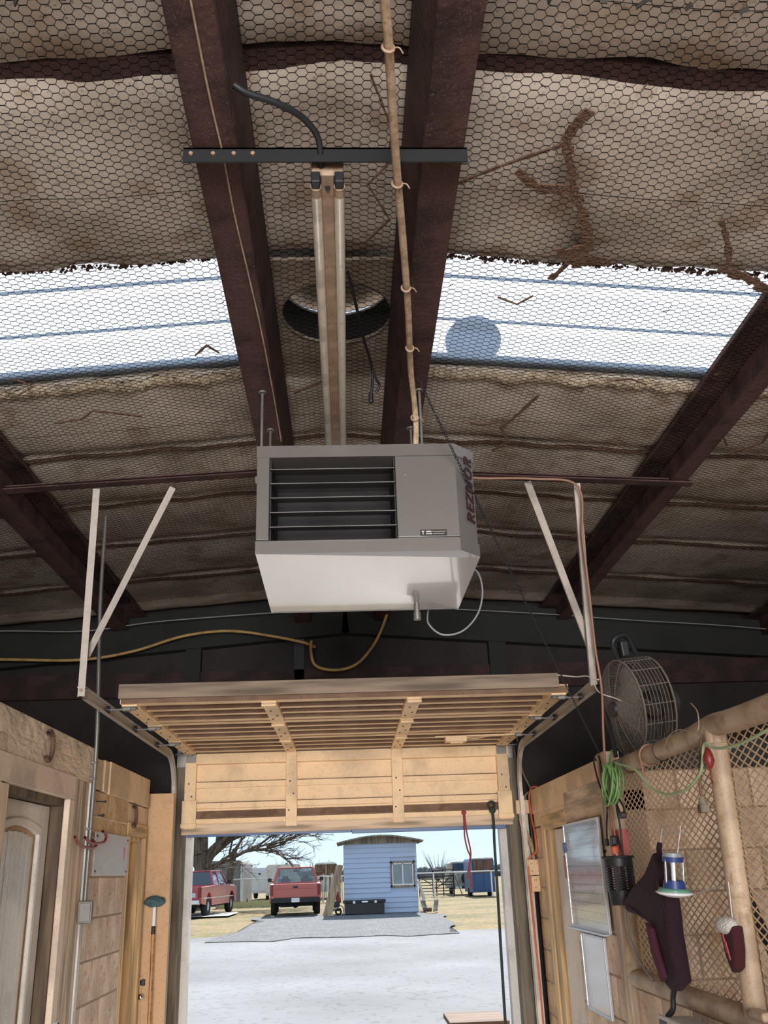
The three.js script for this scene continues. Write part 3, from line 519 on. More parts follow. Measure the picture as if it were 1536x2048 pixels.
// ================================================================ THINGS OVERHEAD
{ // unit heater hung from the ridge purlins
  const h = thing('unit_heater', 'grey unit heater with black louvres hung under the fluorescent tubes', 'heater');
  const x0 = -0.342, x1 = 0.455, xc = 0.542, yb = 2.845, yt = 3.305, zf = -3.40, zc = -3.487, zk = -3.92, drop = 0.095;
  const plan = (o, y0, y1) => { const s = [[x0 - o, zf + o], [x1 + o * 0.4, zf + o], [xc + o, zc + o * 0.4], [xc - 0.03, zk], [x0 + 0.02, zk]]; const g = extr(s.map(([x, z]) => [x, -z]), y1 - y0); g.rotateX(-Math.PI / 2); return xf(g, 0, y0, 0); };
  const shell = extr([[x0 + 0.004, zf - 0.004], [-0.292, zf - 0.004], [-0.292, -3.78], [0.212, -3.78], [0.212, zf - 0.004], [x1 - 0.002, zf - 0.004], [xc - 0.004, zc - 0.002], [xc - 0.034, zk + 0.004], [x0 + 0.024, zk + 0.004]].map(([x, z]) => [x, -z]), yt - yb - 0.02); shell.rotateX(-Math.PI / 2);
  obj('cabinet', xf(shell, 0, yb + 0.01, 0), M.heater, h);
  obj('cavity_liner', [bx(-0.291, 0.211, yb + 0.05, yt - 0.05, -3.779, -3.77), bx(-0.291, -0.286, yb + 0.05, yt - 0.05, -3.77, zf - 0.02), bx(0.206, 0.211, yb + 0.05, yt - 0.05, -3.77, zf - 0.02)], M.darkLiner, h);
  obj('top_band', plan(0.002, yt - 0.052, yt), M.heater, h);
  obj('bottom_band', plan(0.002, yb, yb + 0.052), M.heater, h);
  obj('front_panel', [rbx(0.212, x1 + 0.002, yb + 0.056, yt - 0.056, zf - 0.004, zf + 0.006, 0.003)], M.heater, h);
  obj('side_frame', [rbx(x0, -0.292, yb + 0.054, yt - 0.054, zf - 0.004, zf + 0.008, 0.003), rb(0.010, 0.03, 0.012, 0.004, x0 - 0.002, 3.155, zf + 0.004)], M.heater, h);
  const lh = (yt - yb - 0.11) / 5.6;
  for (let i = 0; i < 6; i++) obj('louvre', xf(rb(0.50, 0.004, 0.15, 0.0018), -0.04, yt - 0.055 - (i + 0.62) * lh * 0.985 + 0.008, zf - 0.07, R(15), 0, 0), M.louver, h);
  // slanted glossy bottom pan, its paint lightened for mirrored floor light
  const P = [[x0, yb, zf], [x1, yb, zf], [xc, yb - 0.004, zc], [xc - 0.045, yb - drop, zk], [x0 + 0.022, yb - drop, zk]], pos = [];
  const tri = (a, b, c) => pos.push(...a, ...b, ...c), U = P.map(([x, y, z]) => [x, y + 0.012, z]);
  for (let i = 1; i < 4; i++) { tri(P[0], P[i + 1], P[i]); tri(U[0], U[i], U[i + 1]); }
  for (let i = 0; i < 5; i++) { const j = (i + 1) % 5; tri(P[i], P[j], U[j]); tri(P[i], U[j], U[i]); }
  const g = new THREE.BufferGeometry(); g.setAttribute('position', new THREE.Float32BufferAttribute(pos, 3)); g.computeVertexNormals();
  obj('bottom_pan', g, M.heaterLitGloss, h);
  obj('rear_skirt', rbx(x0 + 0.03, xc - 0.05, yb - drop, yb + 0.02, zk, zk + 0.012, 0.003), M.heater, h);
  // lettering running up the angled corner
  const ang = Math.atan2(zf - zc, xc - x1), tg = new TextGeometry('REZNOR', { font, size: 0.0335, depth: 0.002, curveSegments: 5 });
  tg.applyMatrix4(new THREE.Matrix4().set(1, 0.2, 0, 0, 0, 1, 0, 0, 0, 0, 1, 0, 0, 0, 0, 1)); tg.scale(1.62, 1.45, 1); tg.rotateZ(Math.PI / 2); tg.rotateY(ang);
  obj('lettering', xf(tg, x1 + (xc - x1) * 0.86, yb + 0.125, zf + (zc - zf) * 0.86 + 0.006), M.maroon, h).userData.label = 'dark maroon lettering';
  const pl = new THREE.PlaneGeometry(0.105, 0.026);
  const plate = new THREE.Mesh(pl, std({ map: canvasTex(256, 64, (c) => { c.fillStyle = '#0b0b0d'; c.fillRect(0, 0, 256, 64); c.fillStyle = '#b9b4ab'; c.fillRect(14, 12, 26, 12); c.fillRect(22, 24, 10, 26); c.fillRect(56, 12, 52, 16); c.fillRect(56, 36, 60, 12); for (let i = 0; i < 16; i++) c.fillRect(118 + i * 8, i % 3 ? 18 : 14, 5, 9); for (let i = 0; i < 12; i++) c.fillRect(126 + i * 9, 38, 6, 8); }), roughness: 0.4 })); plate.name = 'nameplate'; plate.userData.label = 'small black nameplate';
  plate.position.set(0.352, yb + 0.072, zf + 0.0075); h.add(plate);
  obj('latch_dimple', rb(0.018, 0.012, 0.004, 0.002, 0.25, 3.17, zf + 0.007), M.heater, h);
  for (const [x, z] of [[-0.335, -3.5], [0.335, -3.5], [-0.33, -3.86], [0.32, -3.86]]) { const r = obj('hanger_rod', [rod([x, yt - 0.01, z], [x, 3.625, z], 0.006)], M.galv, h); obj('washer', ring(0.014, 0.006, x, 3.606, z, Math.PI / 2), M.galv, r); obj('nut', xf(new THREE.CylinderGeometry(0.011, 0.011, 0.012, 6), x, yt + 0.008, z), M.galv, r); }
}
{ // fluorescent strip
  const f = thing('fluorescent_fixture', 'dusty two tube fluorescent strip light, unlit, above the heater', 'light', [-0.028, 3.522, 0.012]);
  obj('channel', [rbx(-0.046, 0.046, 0.018, 0.07, -4.5, -2.12, 0.005), rbx(-0.018, 0.018, 0.0, 0.02, -4.5, -2.10, 0.003)], M.rustyCream, f, { long: 2 });
  for (const s of [-1, 1]) {
    obj('tube', [rod([s * 0.0335, 0, -4.45], [s * 0.0335, 0, -2.18], 0.0162, 0.0162, 18)], M.glassTube, f);
    obj('tube_cap', [rod([s * 0.0335, 0, -2.18], [s * 0.0335, 0, -2.145], 0.0165, 0.0165, 18)], M.rustyCream, f);
    obj('socket', [rbx(s * 0.0335 - 0.013, s * 0.0335 + 0.013, -0.013, 0.025, -2.14, -2.11, 0.004)], M.black, f);
  }
  obj('end_screw', [xf(new THREE.CylinderGeometry(0.008, 0.008, 0.006, 10), 0, -0.002, -2.15)], M.black, f);
}
{ // black angle iron under the ridge purlins
  const b = thing('angle_iron', 'black steel angle bolted across the two ridge purlins', 'bar', [0, 3.555, -2.07]);
  obj('angle', [bx(-0.432, 0.372, 0, 0.05, -0.006, 0), bx(-0.432, 0.372, 0.044, 0.05, -0.05, 0)], M.blackSteel, b);
  for (const x of [-0.41, -0.348, -0.29, -0.237]) obj('bolt', [xf(new THREE.CylinderGeometry(0.006, 0.006, 0.006, 8), x, 0.027, 0.002, Math.PI / 2)], M.rustyCream, b);
}
one('flexible_conduit', 'black flexible conduit arching from the ridge purlin to the tubes', 'conduit', tube([[-0.27, 3.64, -1.88], [-0.241, 3.63, -1.895], [-0.151, 3.63, -1.938], [-0.086, 3.63, -1.992], [-0.052, 3.61, -2.04], [-0.046, 3.575, -2.09], [-0.046, 3.57, -2.14]], 0.0095, 50, 8), M.black);
one('thin_cable', 'thin tan cable clipped under the ridge purlin', 'cable', tube([[-0.340, 3.606, -1.3], [-0.337, 3.606, -1.592], [-0.333, 3.606, -1.893], [-0.325, 3.606, -2.094], [-0.322, 3.606, -2.351], [-0.309, 3.606, -2.689], [-0.298, 3.606, -3.004], [-0.29, 3.606, -3.511], [-0.288, 3.606, -3.979]], 0.0035, 90, 5), M.tanCable);
{
  const c = thing('taped_cable', 'thick tan cable bundle tied with knots, running down to the heater', 'cable');
  const pts = [[0.10, 3.54, -1.3], [0.114, 3.53, -1.531], [0.126, 3.53, -1.639], [0.161, 3.53, -2.018], [0.201, 3.53, -2.387], [0.24, 3.53, -2.774], [0.276, 3.52, -3.20], [0.302, 3.47, -3.40], [0.308, 3.40, -3.46], [0.30, 3.29, -3.50]];
  obj('bundle', [tube(pts, 0.0105, 160, 8), tube(pts.map(([x, y, z]) => [x + 0.008, y - 0.003, z]), 0.006, 160, 6)], M.tanCable, c);
  for (const [x, y, z] of [[0.128, 3.528, -1.66], [0.172, 3.528, -2.13], [0.226, 3.528, -2.64], [0.262, 3.525, -3.02], [0.304, 3.44, -3.43]]) obj('tie', [ring(0.0145, 0.004, x, y, z, 0, 0.12, 0), tube([[x + 0.012, y, z], [x + 0.026, y - 0.004, z + 0.004], [x + 0.036, y - 0.014, z - 0.004]], 0.0025, 10, 4)], M.rustyCream, c);
}
function chain(a, b, sag, r, pitch) {
  a = V(...a); b = V(...b); const n = Math.round(a.distanceTo(b) / pitch), g = [];
  const at = (t) => a.clone().lerp(b, t).add(V(0, -4 * sag * t * (1 - t), 0));
  for (let i = 0; i < n; i++) {
    const p = at((i + 0.5) / n), d = at((i + 1) / n).sub(at(i / n)).normalize(), l = new THREE.TorusGeometry(r, r * 0.3, 4, 8).scale(1, 1.7, 1);
    l.rotateY(i % 2 ? Math.PI / 2 : 0); l.applyQuaternion(new THREE.Quaternion().setFromUnitVectors(V(0, 1, 0), d)); l.translate(p.x, p.y, p.z); g.push(l);
  }
  return g;
}
one('pull_chain', 'long thin chain slanting past the heater corner to the right wall', 'chain', chain([0.284, 3.39, -3.0], [1.37, 2.235, -5.1], 0.012, 0.0056, 0.0155), M.black);
one('vent_cord', 'dark knotted cord hanging from the old round roof vent', 'cord', [tube([[0.033, 3.80, -2.92], [0.06, 3.76, -3.05], [0.10, 3.73, -3.3], [0.136, 3.71, -3.5], [0.132, 3.62, -3.52], [0.128, 3.60, -3.53]], 0.006, 40, 6), tube([[0.136, 3.71, -3.5], [0.155, 3.66, -3.5], [0.165, 3.63, -3.49], [0.15, 3.60, -3.5]], 0.006, 20, 6), rb(0.02, 0.05, 0.02, 0.008, 0.128, 3.59, -3.53)], M.black);
{ // old round vent opening at the ridge
  const v = thing('roof_vent', 'old round vent collar in the ridge behind the fluorescent tubes', 'vent', [-0.012, 3.84, -3.265]);
  obj('duct', lathe([[0.226, -0.004], [0.226, 0.145], [0.232, 0.145], [0.232, -0.004]], 44), M.greenBlack, v);
  obj('rim', ring(0.224, 0.005, 0, 0.145, 0, Math.PI / 2, 0, 0, 6, 44), M.cream, v);
  obj('cover', xf(new THREE.CylinderGeometry(0.25, 0.25, 0.006, 40), 0, 0.178, 0), M.lining, v);
}
{ // flue cap on the roof whose shadow falls on the skylight
  const f = thing('roof_flue', 'round capped flue on the roof past the skylight, seen as a shadow', 'flue', [0.64, cy(0.64) + 0.07, -3.90]);
  obj('pipe', [rod([0, 0, 0], [0, 0.17, 0], 0.075, 0.075, 20)], M.galv, f);
  obj('cap', xf(new THREE.SphereGeometry(0.125, 22, 16), 0, 0.25, 0), M.galv, f);
}
// red iron angles carrying the door tracks
for (const [a, b, l] of [[[-2.05, 3.578, -4.5], [-0.40, 3.672, -4.5], 'rusty red angle iron spanning towards the wall with the white door'], [[0.37, 3.655, -4.5], [1.87, 3.568, -4.5], 'rusty red angle iron spanning towards the wall with the mesh window']]) {
  const t = thing('support_angle', l, 'bar');
  obj('angle', [bar(a, b, 0.006, 0.062, V(0, 0, 1)), bar([a[0], a[1] + 0.028, a[2] - 0.025], [b[0], b[1] + 0.028, b[2] - 0.025], 0.05, 0.006, V(0, 1, 0))].map((g) => g), M.purlin, t);
}
// ---------------------------------------------------------------- overhead door
{
  const sec = (name, h) => {
    const d = 0.045, e = h > 0.6 ? 0.038 : 0.018, p = [[0, d], [0.075, d], [0.08, 0.006], [h * 0.27, 0.006], [h * 0.275, e], [h * 0.345, e], [h * 0.35, 0.006], [h * 0.54, 0.006], [h * 0.545, e], [h * 0.62, e], [h * 0.625, 0.006], [h - 0.08, 0.006], [h - 0.075, d], [h, d], [h, 0], [0, 0]];
    const g = xf(alongX(p.map(([u, v]) => [v, u]), 2.51), -1.255); return g;
  };
  const D = thing('overhead_door', 'tan ribbed sectional overhead door rolled partly open', 'garage door');
  const piece = (i, h, pos, rx) => {
    const s = obj('door_section', sec('s', h), M.garage, D, { long: 0 }); s.position.set(...pos); s.rotation.x = rx;
    for (const [a, b] of h > 0.6 ? [[0.085, h * 0.265], [h * 0.355, h * 0.535], [h * 0.63, h - 0.085]] : [[0.085, 0.135]]) obj('grimy_shaded_recess', bx(-1.25, 1.25, a, b, 0.0062, 0.0085), M.pan, s, { long: 0 }).userData.label = 'brown grime and painted shade in the recess';  // these strips hold grime and shade painted into the recesses
    for (const [u, e] of [[0.0755, 0.0445], [h * 0.3455, h > 0.6 ? 0.0375 : 0.0175], [h * 0.6205, h > 0.6 ? 0.0375 : 0.0175], [h + 0.0005, 0.0445]]) obj('shaded_ledge', bx(-1.25, 1.25, u, u + 0.0065, 0.007, e), M.pan, s, { long: 0 }).userData.label = 'brown painted shade on the ledge';  // brown strips put the shade of the rib sides into colour
    for (const x of [-1.205, -0.435, 0.38, 1.2]) {
      obj('stile', [rb(0.085, h - 0.012, 0.012, 0.003, x, h / 2, 0.052), bx(x - 0.042, x - 0.038, 0.01, h - 0.01, 0.0, 0.05), bx(x + 0.038, x + 0.042, 0.01, h - 0.01, 0.0, 0.05)], M.garage, s, { long: 1 });
      const edge = Math.abs(x) > 1;
      obj('hinge', [rb(0.075, 0.06, 0.006, 0.002, x, h - 0.035, 0.062), rod([x - 0.04, h, 0.072], [x + 0.04, h, 0.072], 0.008), ...(edge ? [rod([x, h, 0.075], [Math.sign(x) * 1.325, h, 0.075], 0.006), rb(0.045, 0.035, 0.02, 0.004, x + Math.sign(x) * 0.01, h, 0.075)] : [])], edge ? M.galv : M.garage, s);
      if (edge) obj('roller', [xf(new THREE.CylinderGeometry(0.022, 0.022, 0.016, 16), Math.sign(x) * 1.318, h, 0.075, 0, 0, Math.PI / 2)], M.black, s);
      obj('bolt', [[x - 0.02, 0.12], [x + 0.015, 0.24], [x - 0.01, h * 0.6]].map(([bx0, by]) => xf(new THREE.CylinderGeometry(0.006, 0.006, 0.006, 8), bx0, by, 0.059, Math.PI / 2)), M.greenBlack, s);
    }
    return s;
  };
  const v = piece(0, 0.555, [0, 2.03, -7.43], 0);
  for (const x of [-1.205, 1.2]) obj('end_plate', [rb(0.11, 0.2, 0.01, 0.003, x, 0.11, 0.064), rb(0.12, 0.03, 0.05, 0.003, x, 0.03, 0.05)], M.garage, v);
  obj('bottom_rail', [rbx(-1.26, 1.25, -0.035, 0.04, -0.005, 0.05, 0.004)], M.tanWood, v, { long: 0 });
  obj('weather_seal', [rbx(-1.22, 0.02, -0.052, -0.033, 0.0, 0.03, 0.004), rbx(0.02, 1.2, -0.062, -0.033, 0.0, 0.03, 0.004)], M.blueTrailer, v);  // blue stands for sky mirrored in the seal, put into its colour
  piece(1, 0.71, [0, 2.635, -7.33], Math.PI / 2); const s2 = piece(2, 0.70, [0, 2.64, -6.61], Math.PI / 2); const t = piece(3, 0.70, [0, 2.645, -5.90], Math.PI / 2);
  obj('top_strut', [rbx(-1.262, 1.20, 0.70, 0.73, -0.06, 0.02, 0.004)], M.garageDark, t, { long: 0 });
  obj('lock_bar', [rb(0.15, 0.09, 0.04, 0.004, 0.76, 0.0, 0.10), rb(0.09, 0.045, 0.012, 0.003, 0.765, 0.0, 0.122), rod([0.62, -0.03, 0.075], [1.18, 0.0, 0.075], 0.006), tube([[0.82, 0.0, 0.09], [0.9, 0.03, 0.1], [1.0, -0.03, 0.08], [1.1, 0.02, 0.08]], 0.004, 20, 5)], M.tanPaint, s2);
}
for (const s of [-1, 1]) { // tracks
  const t = thing('door_track', s < 0 ? 'curved steel track of the overhead door on the side of the broom' : 'curved steel track of the overhead door on the side of the orange cord', 'track');
  const X = s * 1.322, path = [[X, 0, -7.36]]; for (let y = 0.4; y <= 2.2; y += 0.4) path.push([X, y, -7.36]);
  for (let a = 0; a <= 90; a += 9) path.push([X, 2.26 + 0.30 * Math.sin(R(a)), -7.06 - 0.30 * Math.cos(R(a))]);
  path.push([X, 2.565, -6.2], [X, 2.575, s < 0 ? -4.74 : -4.9]);
  const c = [[-0.013, -0.028], [0.013, -0.028], [0.013, -0.025], [-0.0105, -0.025], [-0.0105, 0.025], [0.013, 0.025], [0.013, 0.028], [-0.013, 0.028]].map(([a, b]) => [-s * a, b]);
  obj('rail', sweep(c, path, V(1, 0, 0)), M.track, t);
  obj('mounting_angle', [bx(X + s * 0.014, X + s * 0.02, 0, 2.2, -7.42, -7.34), bx(Math.min(X, X + s * 0.06), Math.max(X, X + s * 0.06), 0, 2.2, -7.47, -7.463), bar([X + s * 0.02, 2.595, -6.9], [X + s * 0.02, 2.61, s < 0 ? -4.74 : -4.9], 0.006, 0.045, V(1, 0, 0))], M.track, t);
}
for (const [a, b, w, l] of [[[-1.285, 3.60, -4.5], [-1.335, 2.56, -4.72], 0.034, 'upright hanger strap beside the conduit, carrying the door track'], [[-0.89, 3.60, -4.5], [-1.335, 2.775, -4.76], 0.034, 'slanted hanger strap crossing the conduit above the door track'], [[1.25, 3.585, -4.5], [1.322, 2.58, -4.89], 0.032, 'upright hanger strap with an orange cord, carrying the door track'], [[0.985, 3.60, -4.5], [1.322, 2.78, -4.87], 0.034, 'slanted hanger strap between heater and upright strap']]) {
  const t = thing('hanger_strap', l, 'strap', [0, 0, 0]);
  obj('angle_bar', [bar(a, b, w, 0.004, V(0, 0, 1)), bar([a[0] - w / 2, a[1], a[2] - 0.014], [b[0] - w / 2, b[1], b[2] - 0.014], 0.028, 0.004, V(1, 0, 0))], M.strut, t, { long: 1 });
  obj('bolt', [xf(new THREE.CylinderGeometry(0.009, 0.009, 0.012, 8), b[0], b[1] + 0.03, b[2] + 0.008, Math.PI / 2)], M.rustyCream, t);
}
// ---------------------------------------------------------------- cables on the gable
one('yellow_hose', 'dull yellow hose draped across the dark gable wall', 'hose', tube([[-4.2, 3.36, -7.3], [-2.74, 3.347, -7.3], [-2.073, 3.33, -7.3], [-1.683, 3.388, -7.3], [-1.292, 3.501, -7.3], [-0.933, 3.533, -7.3], [-0.529, 3.47, -7.3], [-0.308, 3.415, -7.3], [-0.25, 3.4, -7.36]], 0.012, 120, 7), M.yellowHose);
one('yellow_hose_loop', 'short loop of yellow hose hanging behind the heater', 'hose', tube([[-0.274, 3.42, -7.25], [-0.274, 3.319, -7.2], [-0.243, 3.219, -7.2], [-0.107, 3.176, -7.2], [0.07, 3.211, -7.2], [0.233, 3.387, -7.2], [0.34, 3.629, -7.2], [0.36, 3.7, -7.2]], 0.013, 70, 7), M.yellowHose);
one('grey_cable_loop', 'grey cable loop hanging from the back of the heater', 'cable', tube([[0.50, 2.9, -3.90], [0.60, 2.95, -4.0], [0.63, 2.88, -4.05], [0.60, 2.76, -4.05], [0.52, 2.68, -4.05], [0.43, 2.67, -4.05], [0.375, 2.72, -4.05], [0.37, 2.76, -4.0], [0.38, 2.80, -3.93]], 0.0045, 80, 6), M.greyCable);
one('gable_wires', 'thin pale wires strung along the gable towards the white door side', 'wire', [tube([[-4, 3.56, -7.3], [-2.749, 3.577, -7.3], [-2.079, 3.561, -7.3], [-1.568, 3.619, -7.3], [-1.092, 3.65, -7.3], [-0.5, 3.68, -7.3]], 0.005, 60, 5)], M.greyCable);
one('gable_wires', 'thin pale wires strung along the gable towards the fan side', 'wire', [tube([[0.9, 3.67, -7.3], [0.985, 3.665, -7.3], [1.682, 3.61, -7.3], [2.296, 3.55, -7.3], [3.117, 3.48, -7.3], [4, 3.38, -7.3]], 0.004, 60, 5)], M.greyCable);
one('strut_cord', 'orange cord tied down the upright hanger strap', 'cord', tube([[0.42, 3.64, -4.44], [0.7, 3.60, -4.44], [1.0, 3.585, -4.43], [1.235, 3.55, -4.45], [1.262, 3.3, -4.56], [1.29, 3.0, -4.66], [1.315, 2.75, -4.76], [1.34, 2.55, -4.82], [1.35, 2.34, -4.92], [1.355, 2.17, -4.98]], 0.0065, 120, 6), M.orangeDull);
one('small_nipple', 'small pipe nipple under the back of the heater', 'fitting', [rod([0.31, 2.80, -3.86], [0.31, 2.70, -3.86], 0.012), rod([0.31, 2.72, -3.86], [0.31, 2.69, -3.86], 0.017)], M.galv);
one('twist_wire', 'loose pale wire ends twisted round the track end', 'wire', tube([[1.12, 2.63, -4.85], [1.22, 2.62, -4.86], [1.30, 2.62, -4.88], [1.34, 2.54, -4.88], [1.42, 2.5, -4.86], [1.5, 2.44, -4.8]], 0.004, 40, 5), M.strut);
one('red_rope', 'frayed red rope hanging from the bottom of the overhead door', 'rope', [tube([[0.873, 2.10, -7.345], [0.871, 1.98, -7.34], [0.868, 1.92, -7.34], [0.885, 1.82, -7.34], [0.90, 1.78, -7.34], [0.885, 1.70, -7.34], [0.862, 1.62, -7.34]], 0.006, 50, 6), tube([[0.876, 2.10, -7.34], [0.884, 1.95, -7.33], [0.905, 1.80, -7.33], [0.89, 1.7, -7.33], [0.895, 1.55, -7.33]], 0.006, 40, 6), xf(new THREE.SphereGeometry(0.018, 10, 8), 0.874, 2.09, -7.34)], std({ color: C(0.30, 0.05, 0.055), roughness: 0.9 }));
one('dark_rope', 'dark green rope hanging straight down in the door opening', 'rope', [tube([[1.092, 2.115, -7.34], [1.095, 2.0, -7.34], [1.09, 1.885, -7.34], [1.086, 1.47, -7.34], [1.08, 1.07, -7.34], [1.075, 0.6, -7.34], [1.075, 0.02, -7.34]], 0.0105, 90, 8), xf(new THREE.SphereGeometry(0.026, 12, 8), 1.093, 2.10, -7.34), ring(0.025, 0.007, 1.09, 2.14, -7.34)], std({ color: C(0.03, 0.045, 0.042), roughness: 0.9 }));

// ================================================================ THINGS ON THE LEFT WALL
const LX = -1.385;
function horseshoe(label, y, z, tilt) {
  const pts = []; for (let i = 0; i <= 20; i++) { const a = R(-52) - (R(256) * i) / 20; pts.push([0, Math.sin(a) * 0.066, Math.cos(a) * 0.052]); }
  const h = thing('horseshoe', label, 'horseshoe', [LX + 0.012, y, z], undefined, [tilt, 0, 0]);
  obj('shoe', [tube(pts.map(([x, yy, zz]) => [x, -yy, zz]), 0.0115, 50, 6)], M.torn, h);
  obj('nail', [rod([0.0, -0.064, 0], [0.016, -0.064, 0], 0.003)], M.black, h);
}
horseshoe('rusty horseshoe nailed to the textured header board over the white door', 2.278, -4.41, 0);
horseshoe('dark horseshoe nailed over the far yellow doorway', 2.075, -6.28, 0);
{
  const h = thing('storage_hook', 'red coated double utility hook screwed beside the sign', 'hook');
  obj('plate', rbx(-1.388, -1.38, 1.72, 1.96, -5.305, -5.285, 0.003), M.red, h);
  obj('arm', tube([[-1.376, 1.90, -5.295], [-1.35, 1.872, -5.29], [-1.346, 1.853, -5.13], [-1.346, 1.867, -4.94], [-1.346, 1.897, -4.86]], 0.0075, 40, 7), M.red, h);
  obj('arm', tube([[-1.34, 1.90, -5.02], [-1.34, 1.878, -5.13], [-1.34, 1.88, -5.30], [-1.34, 1.90, -5.44], [-1.34, 1.926, -5.45], [-1.34, 1.944, -5.37]], 0.0075, 50, 7), M.red, h);
}
{
  const s = thing('sign_board', 'scuffed white board with a pink heart beside the red hook', 'sign', [-1.382, 1.832, -5.78], undefined, [0, Math.PI / 2, 0]);
  const b = rb(0.79, 0.226, 0.008, 0.002); obj('board', b, M.whitePost, s);
  const f = new THREE.Mesh(new THREE.PlaneGeometry(0.785, 0.222), std({ roughness: 0.5, map: canvasTex(1024, 290, (c) => {
    c.fillStyle = '#b9bbbd'; c.fillRect(0, 0, 1024, 290); const r = rng(9);
    for (let i = 0; i < 160; i++) { c.fillStyle = `rgba(${120 + r() * 120},${118 + r() * 110},${112 + r() * 110},${0.05 + r() * 0.12})`; c.beginPath(); c.ellipse(r() * 1024, r() * 290, 15 + r() * 70, 3 + r() * 18, r() * 0.6 - 0.3, 0, 7); c.fill(); }
    c.fillStyle = 'rgba(202,96,122,0.85)'; c.beginPath(); c.moveTo(905, 200); c.bezierCurveTo(860, 120, 850, 80, 880, 78); c.bezierCurveTo(898, 78, 905, 95, 906, 104); c.bezierCurveTo(912, 92, 925, 74, 942, 82); c.bezierCurveTo(965, 95, 935, 150, 905, 200); c.fill();
  }) })); f.name = 'printed_face'; f.position.z = 0.0045; s.add(f);
  for (const [x, y] of [[-0.37, 0.09], [0.37, 0.09], [-0.37, -0.09], [0.37, -0.09]]) obj('screw', xf(new THREE.CylinderGeometry(0.006, 0.006, 0.006, 8), x, y, 0.006, Math.PI / 2), M.black, s);
}
{
  const c = thing('conduit_pipe', 'tall galvanised conduit running up from the wall outlet', 'conduit');
  obj('pipe', tube([[-1.368, 1.60, -5.222], [-1.368, 2.3, -5.215], [-1.37, 2.5, -5.20], [-1.40, 3.2, -5.17], [-1.405, 3.70, -5.16]], 0.0115, 40, 12), M.galv, c);
  for (const y of [1.95, 2.205, 2.29]) obj('clip', [ring(0.014, 0.004, -1.368, y, -5.217, Math.PI / 2), rb(0.02, 0.012, 0.04, 0.003, -1.38, y, -5.217)], M.galv, c);
}
{
  const o = thing('outlet_box', 'grey metal surface outlet box at the foot of the conduit', 'outlet', [-1.36, 1.545, -5.215]);
  obj('box', rb(0.055, 0.11, 0.075, 0.006), M.galv, o);
  obj('cover', [rb(0.07, 0.105, 0.012, 0.004, 0.01, 0, 0.046), rb(0.055, 0.09, 0.008, 0.003, 0.012, 0, 0.058)], M.galv, o);
  obj('receptacle', [rb(0.004, 0.095, 0.05, 0.002, 0.029, 0, 0)], M.darkSteel, o);
  obj('plug_label', [rb(0.003, 0.1, 0.035, 0.001, 0.0, 0.0, -0.055)], M.white, o);
}
{
  const o = thing('switch_plate', 'white switch plate with black cow spots low on the wall', 'switch', [-1.383, 1.025, -4.93]);
  obj('plate', rb(0.012, 0.125, 0.08, 0.004), M.white, o);
  for (const [y, z, r] of [[0.045, -0.02, 0.013], [0.038, 0.022, 0.016], [0.0, -0.028, 0.012], [-0.03, 0.012, 0.018], [-0.045, -0.025, 0.012]]) obj('spot', xf(new THREE.CylinderGeometry(r, r * 0.9, 0.003, 12), 0.0068, y, z, 0, 0, Math.PI / 2), M.black, o);
  obj('toggle', rb(0.02, 0.02, 0.012, 0.003, 0.012, 0, 0), M.white, o);
}
{
  const m = thing('dust_mop', 'teal headed mop standing upside down against the corner panel', 'mop', [-1.31, 0, -6.72], undefined, [-0.03, 0, 0]);
  obj('handle', [rod([0.03, 0.0, 0.05], [0.002, 1.36, 0], 0.012, 0.012, 12)], M.orangeWood, m);
  obj('socket', [rod([0.002, 1.40, 0], [0, 1.53, 0], 0.0125, 0.012, 12)], M.white, m);
  obj('collar', [rod([0.002, 1.355, 0], [0.002, 1.405, 0], 0.0135, 0.0135, 12)], M.black, m);
  const g = new THREE.SphereGeometry(1, 40, 24), p = g.attributes.position, r = rng(3);
  for (let i = 0; i < p.count; i++) { const k = 1 + 0.13 * (vnoise((p.getX(i) + 2) / 4, (p.getZ(i) + p.getY(i) + 3) / 6, 40, 40, 5) - 0.5) * 2; p.setXYZ(i, p.getX(i) * 0.068 * k, p.getY(i) * 0.034 * k, p.getZ(i) * 0.06 * k); }
  g.computeVertexNormals(); obj('mop_head', xf(g, 0, 1.555, 0), M.teal, m);
}
one('wall_nail', 'bent nail in the cover board right of the conduit', 'nail', [rod([-1.39, 2.1, -5.36], [-1.345, 2.1, -5.40], 0.0035), xf(new THREE.SphereGeometry(0.007, 8, 6), -1.345, 2.1, -5.40)], M.black);
one('wall_nail', 'round nail head below the bent nail', 'nail', [rod([-1.39, 2.03, -5.42], [-1.36, 2.03, -5.43], 0.004), xf(new THREE.SphereGeometry(0.009, 8, 6), -1.36, 2.03, -5.43)], M.black);

// ================================================================ THINGS ON THE RIGHT WALL
const RX = 1.392;
function board(name, label, z0, z1, y0, y1, x, draw, px, py, rot = 0) {
  const w = z1 - z0, h = y1 - y0, b = thing(name, label, 'whiteboard', [x, (y0 + y1) / 2, (z0 + z1) / 2], undefined, [0, -Math.PI / 2 + rot, 0]);
  obj('backing', rb(w, h, 0.012, 0.002), M.whitePost, b);
  const f = new THREE.Mesh(new THREE.PlaneGeometry(w - 0.012, h - 0.012), phy({ roughness: 0.16, clearcoat: 0.7, clearcoatRoughness: 0.06, map: canvasTex(px, py, draw) })); f.name = 'writing_surface'; f.position.z = 0.0066; b.add(f);
  for (const [a, c, d, e] of [[w, 0.014, 0, h / 2 - 0.006], [w, 0.018, 0, -h / 2 + 0.008], [0.014, h, -w / 2 + 0.006, 0], [0.014, h, w / 2 - 0.006, 0]]) obj('frame', rb(a, c, 0.018, 0.003, d, e, 0.002), M.aluminium, b);
  return b;
}
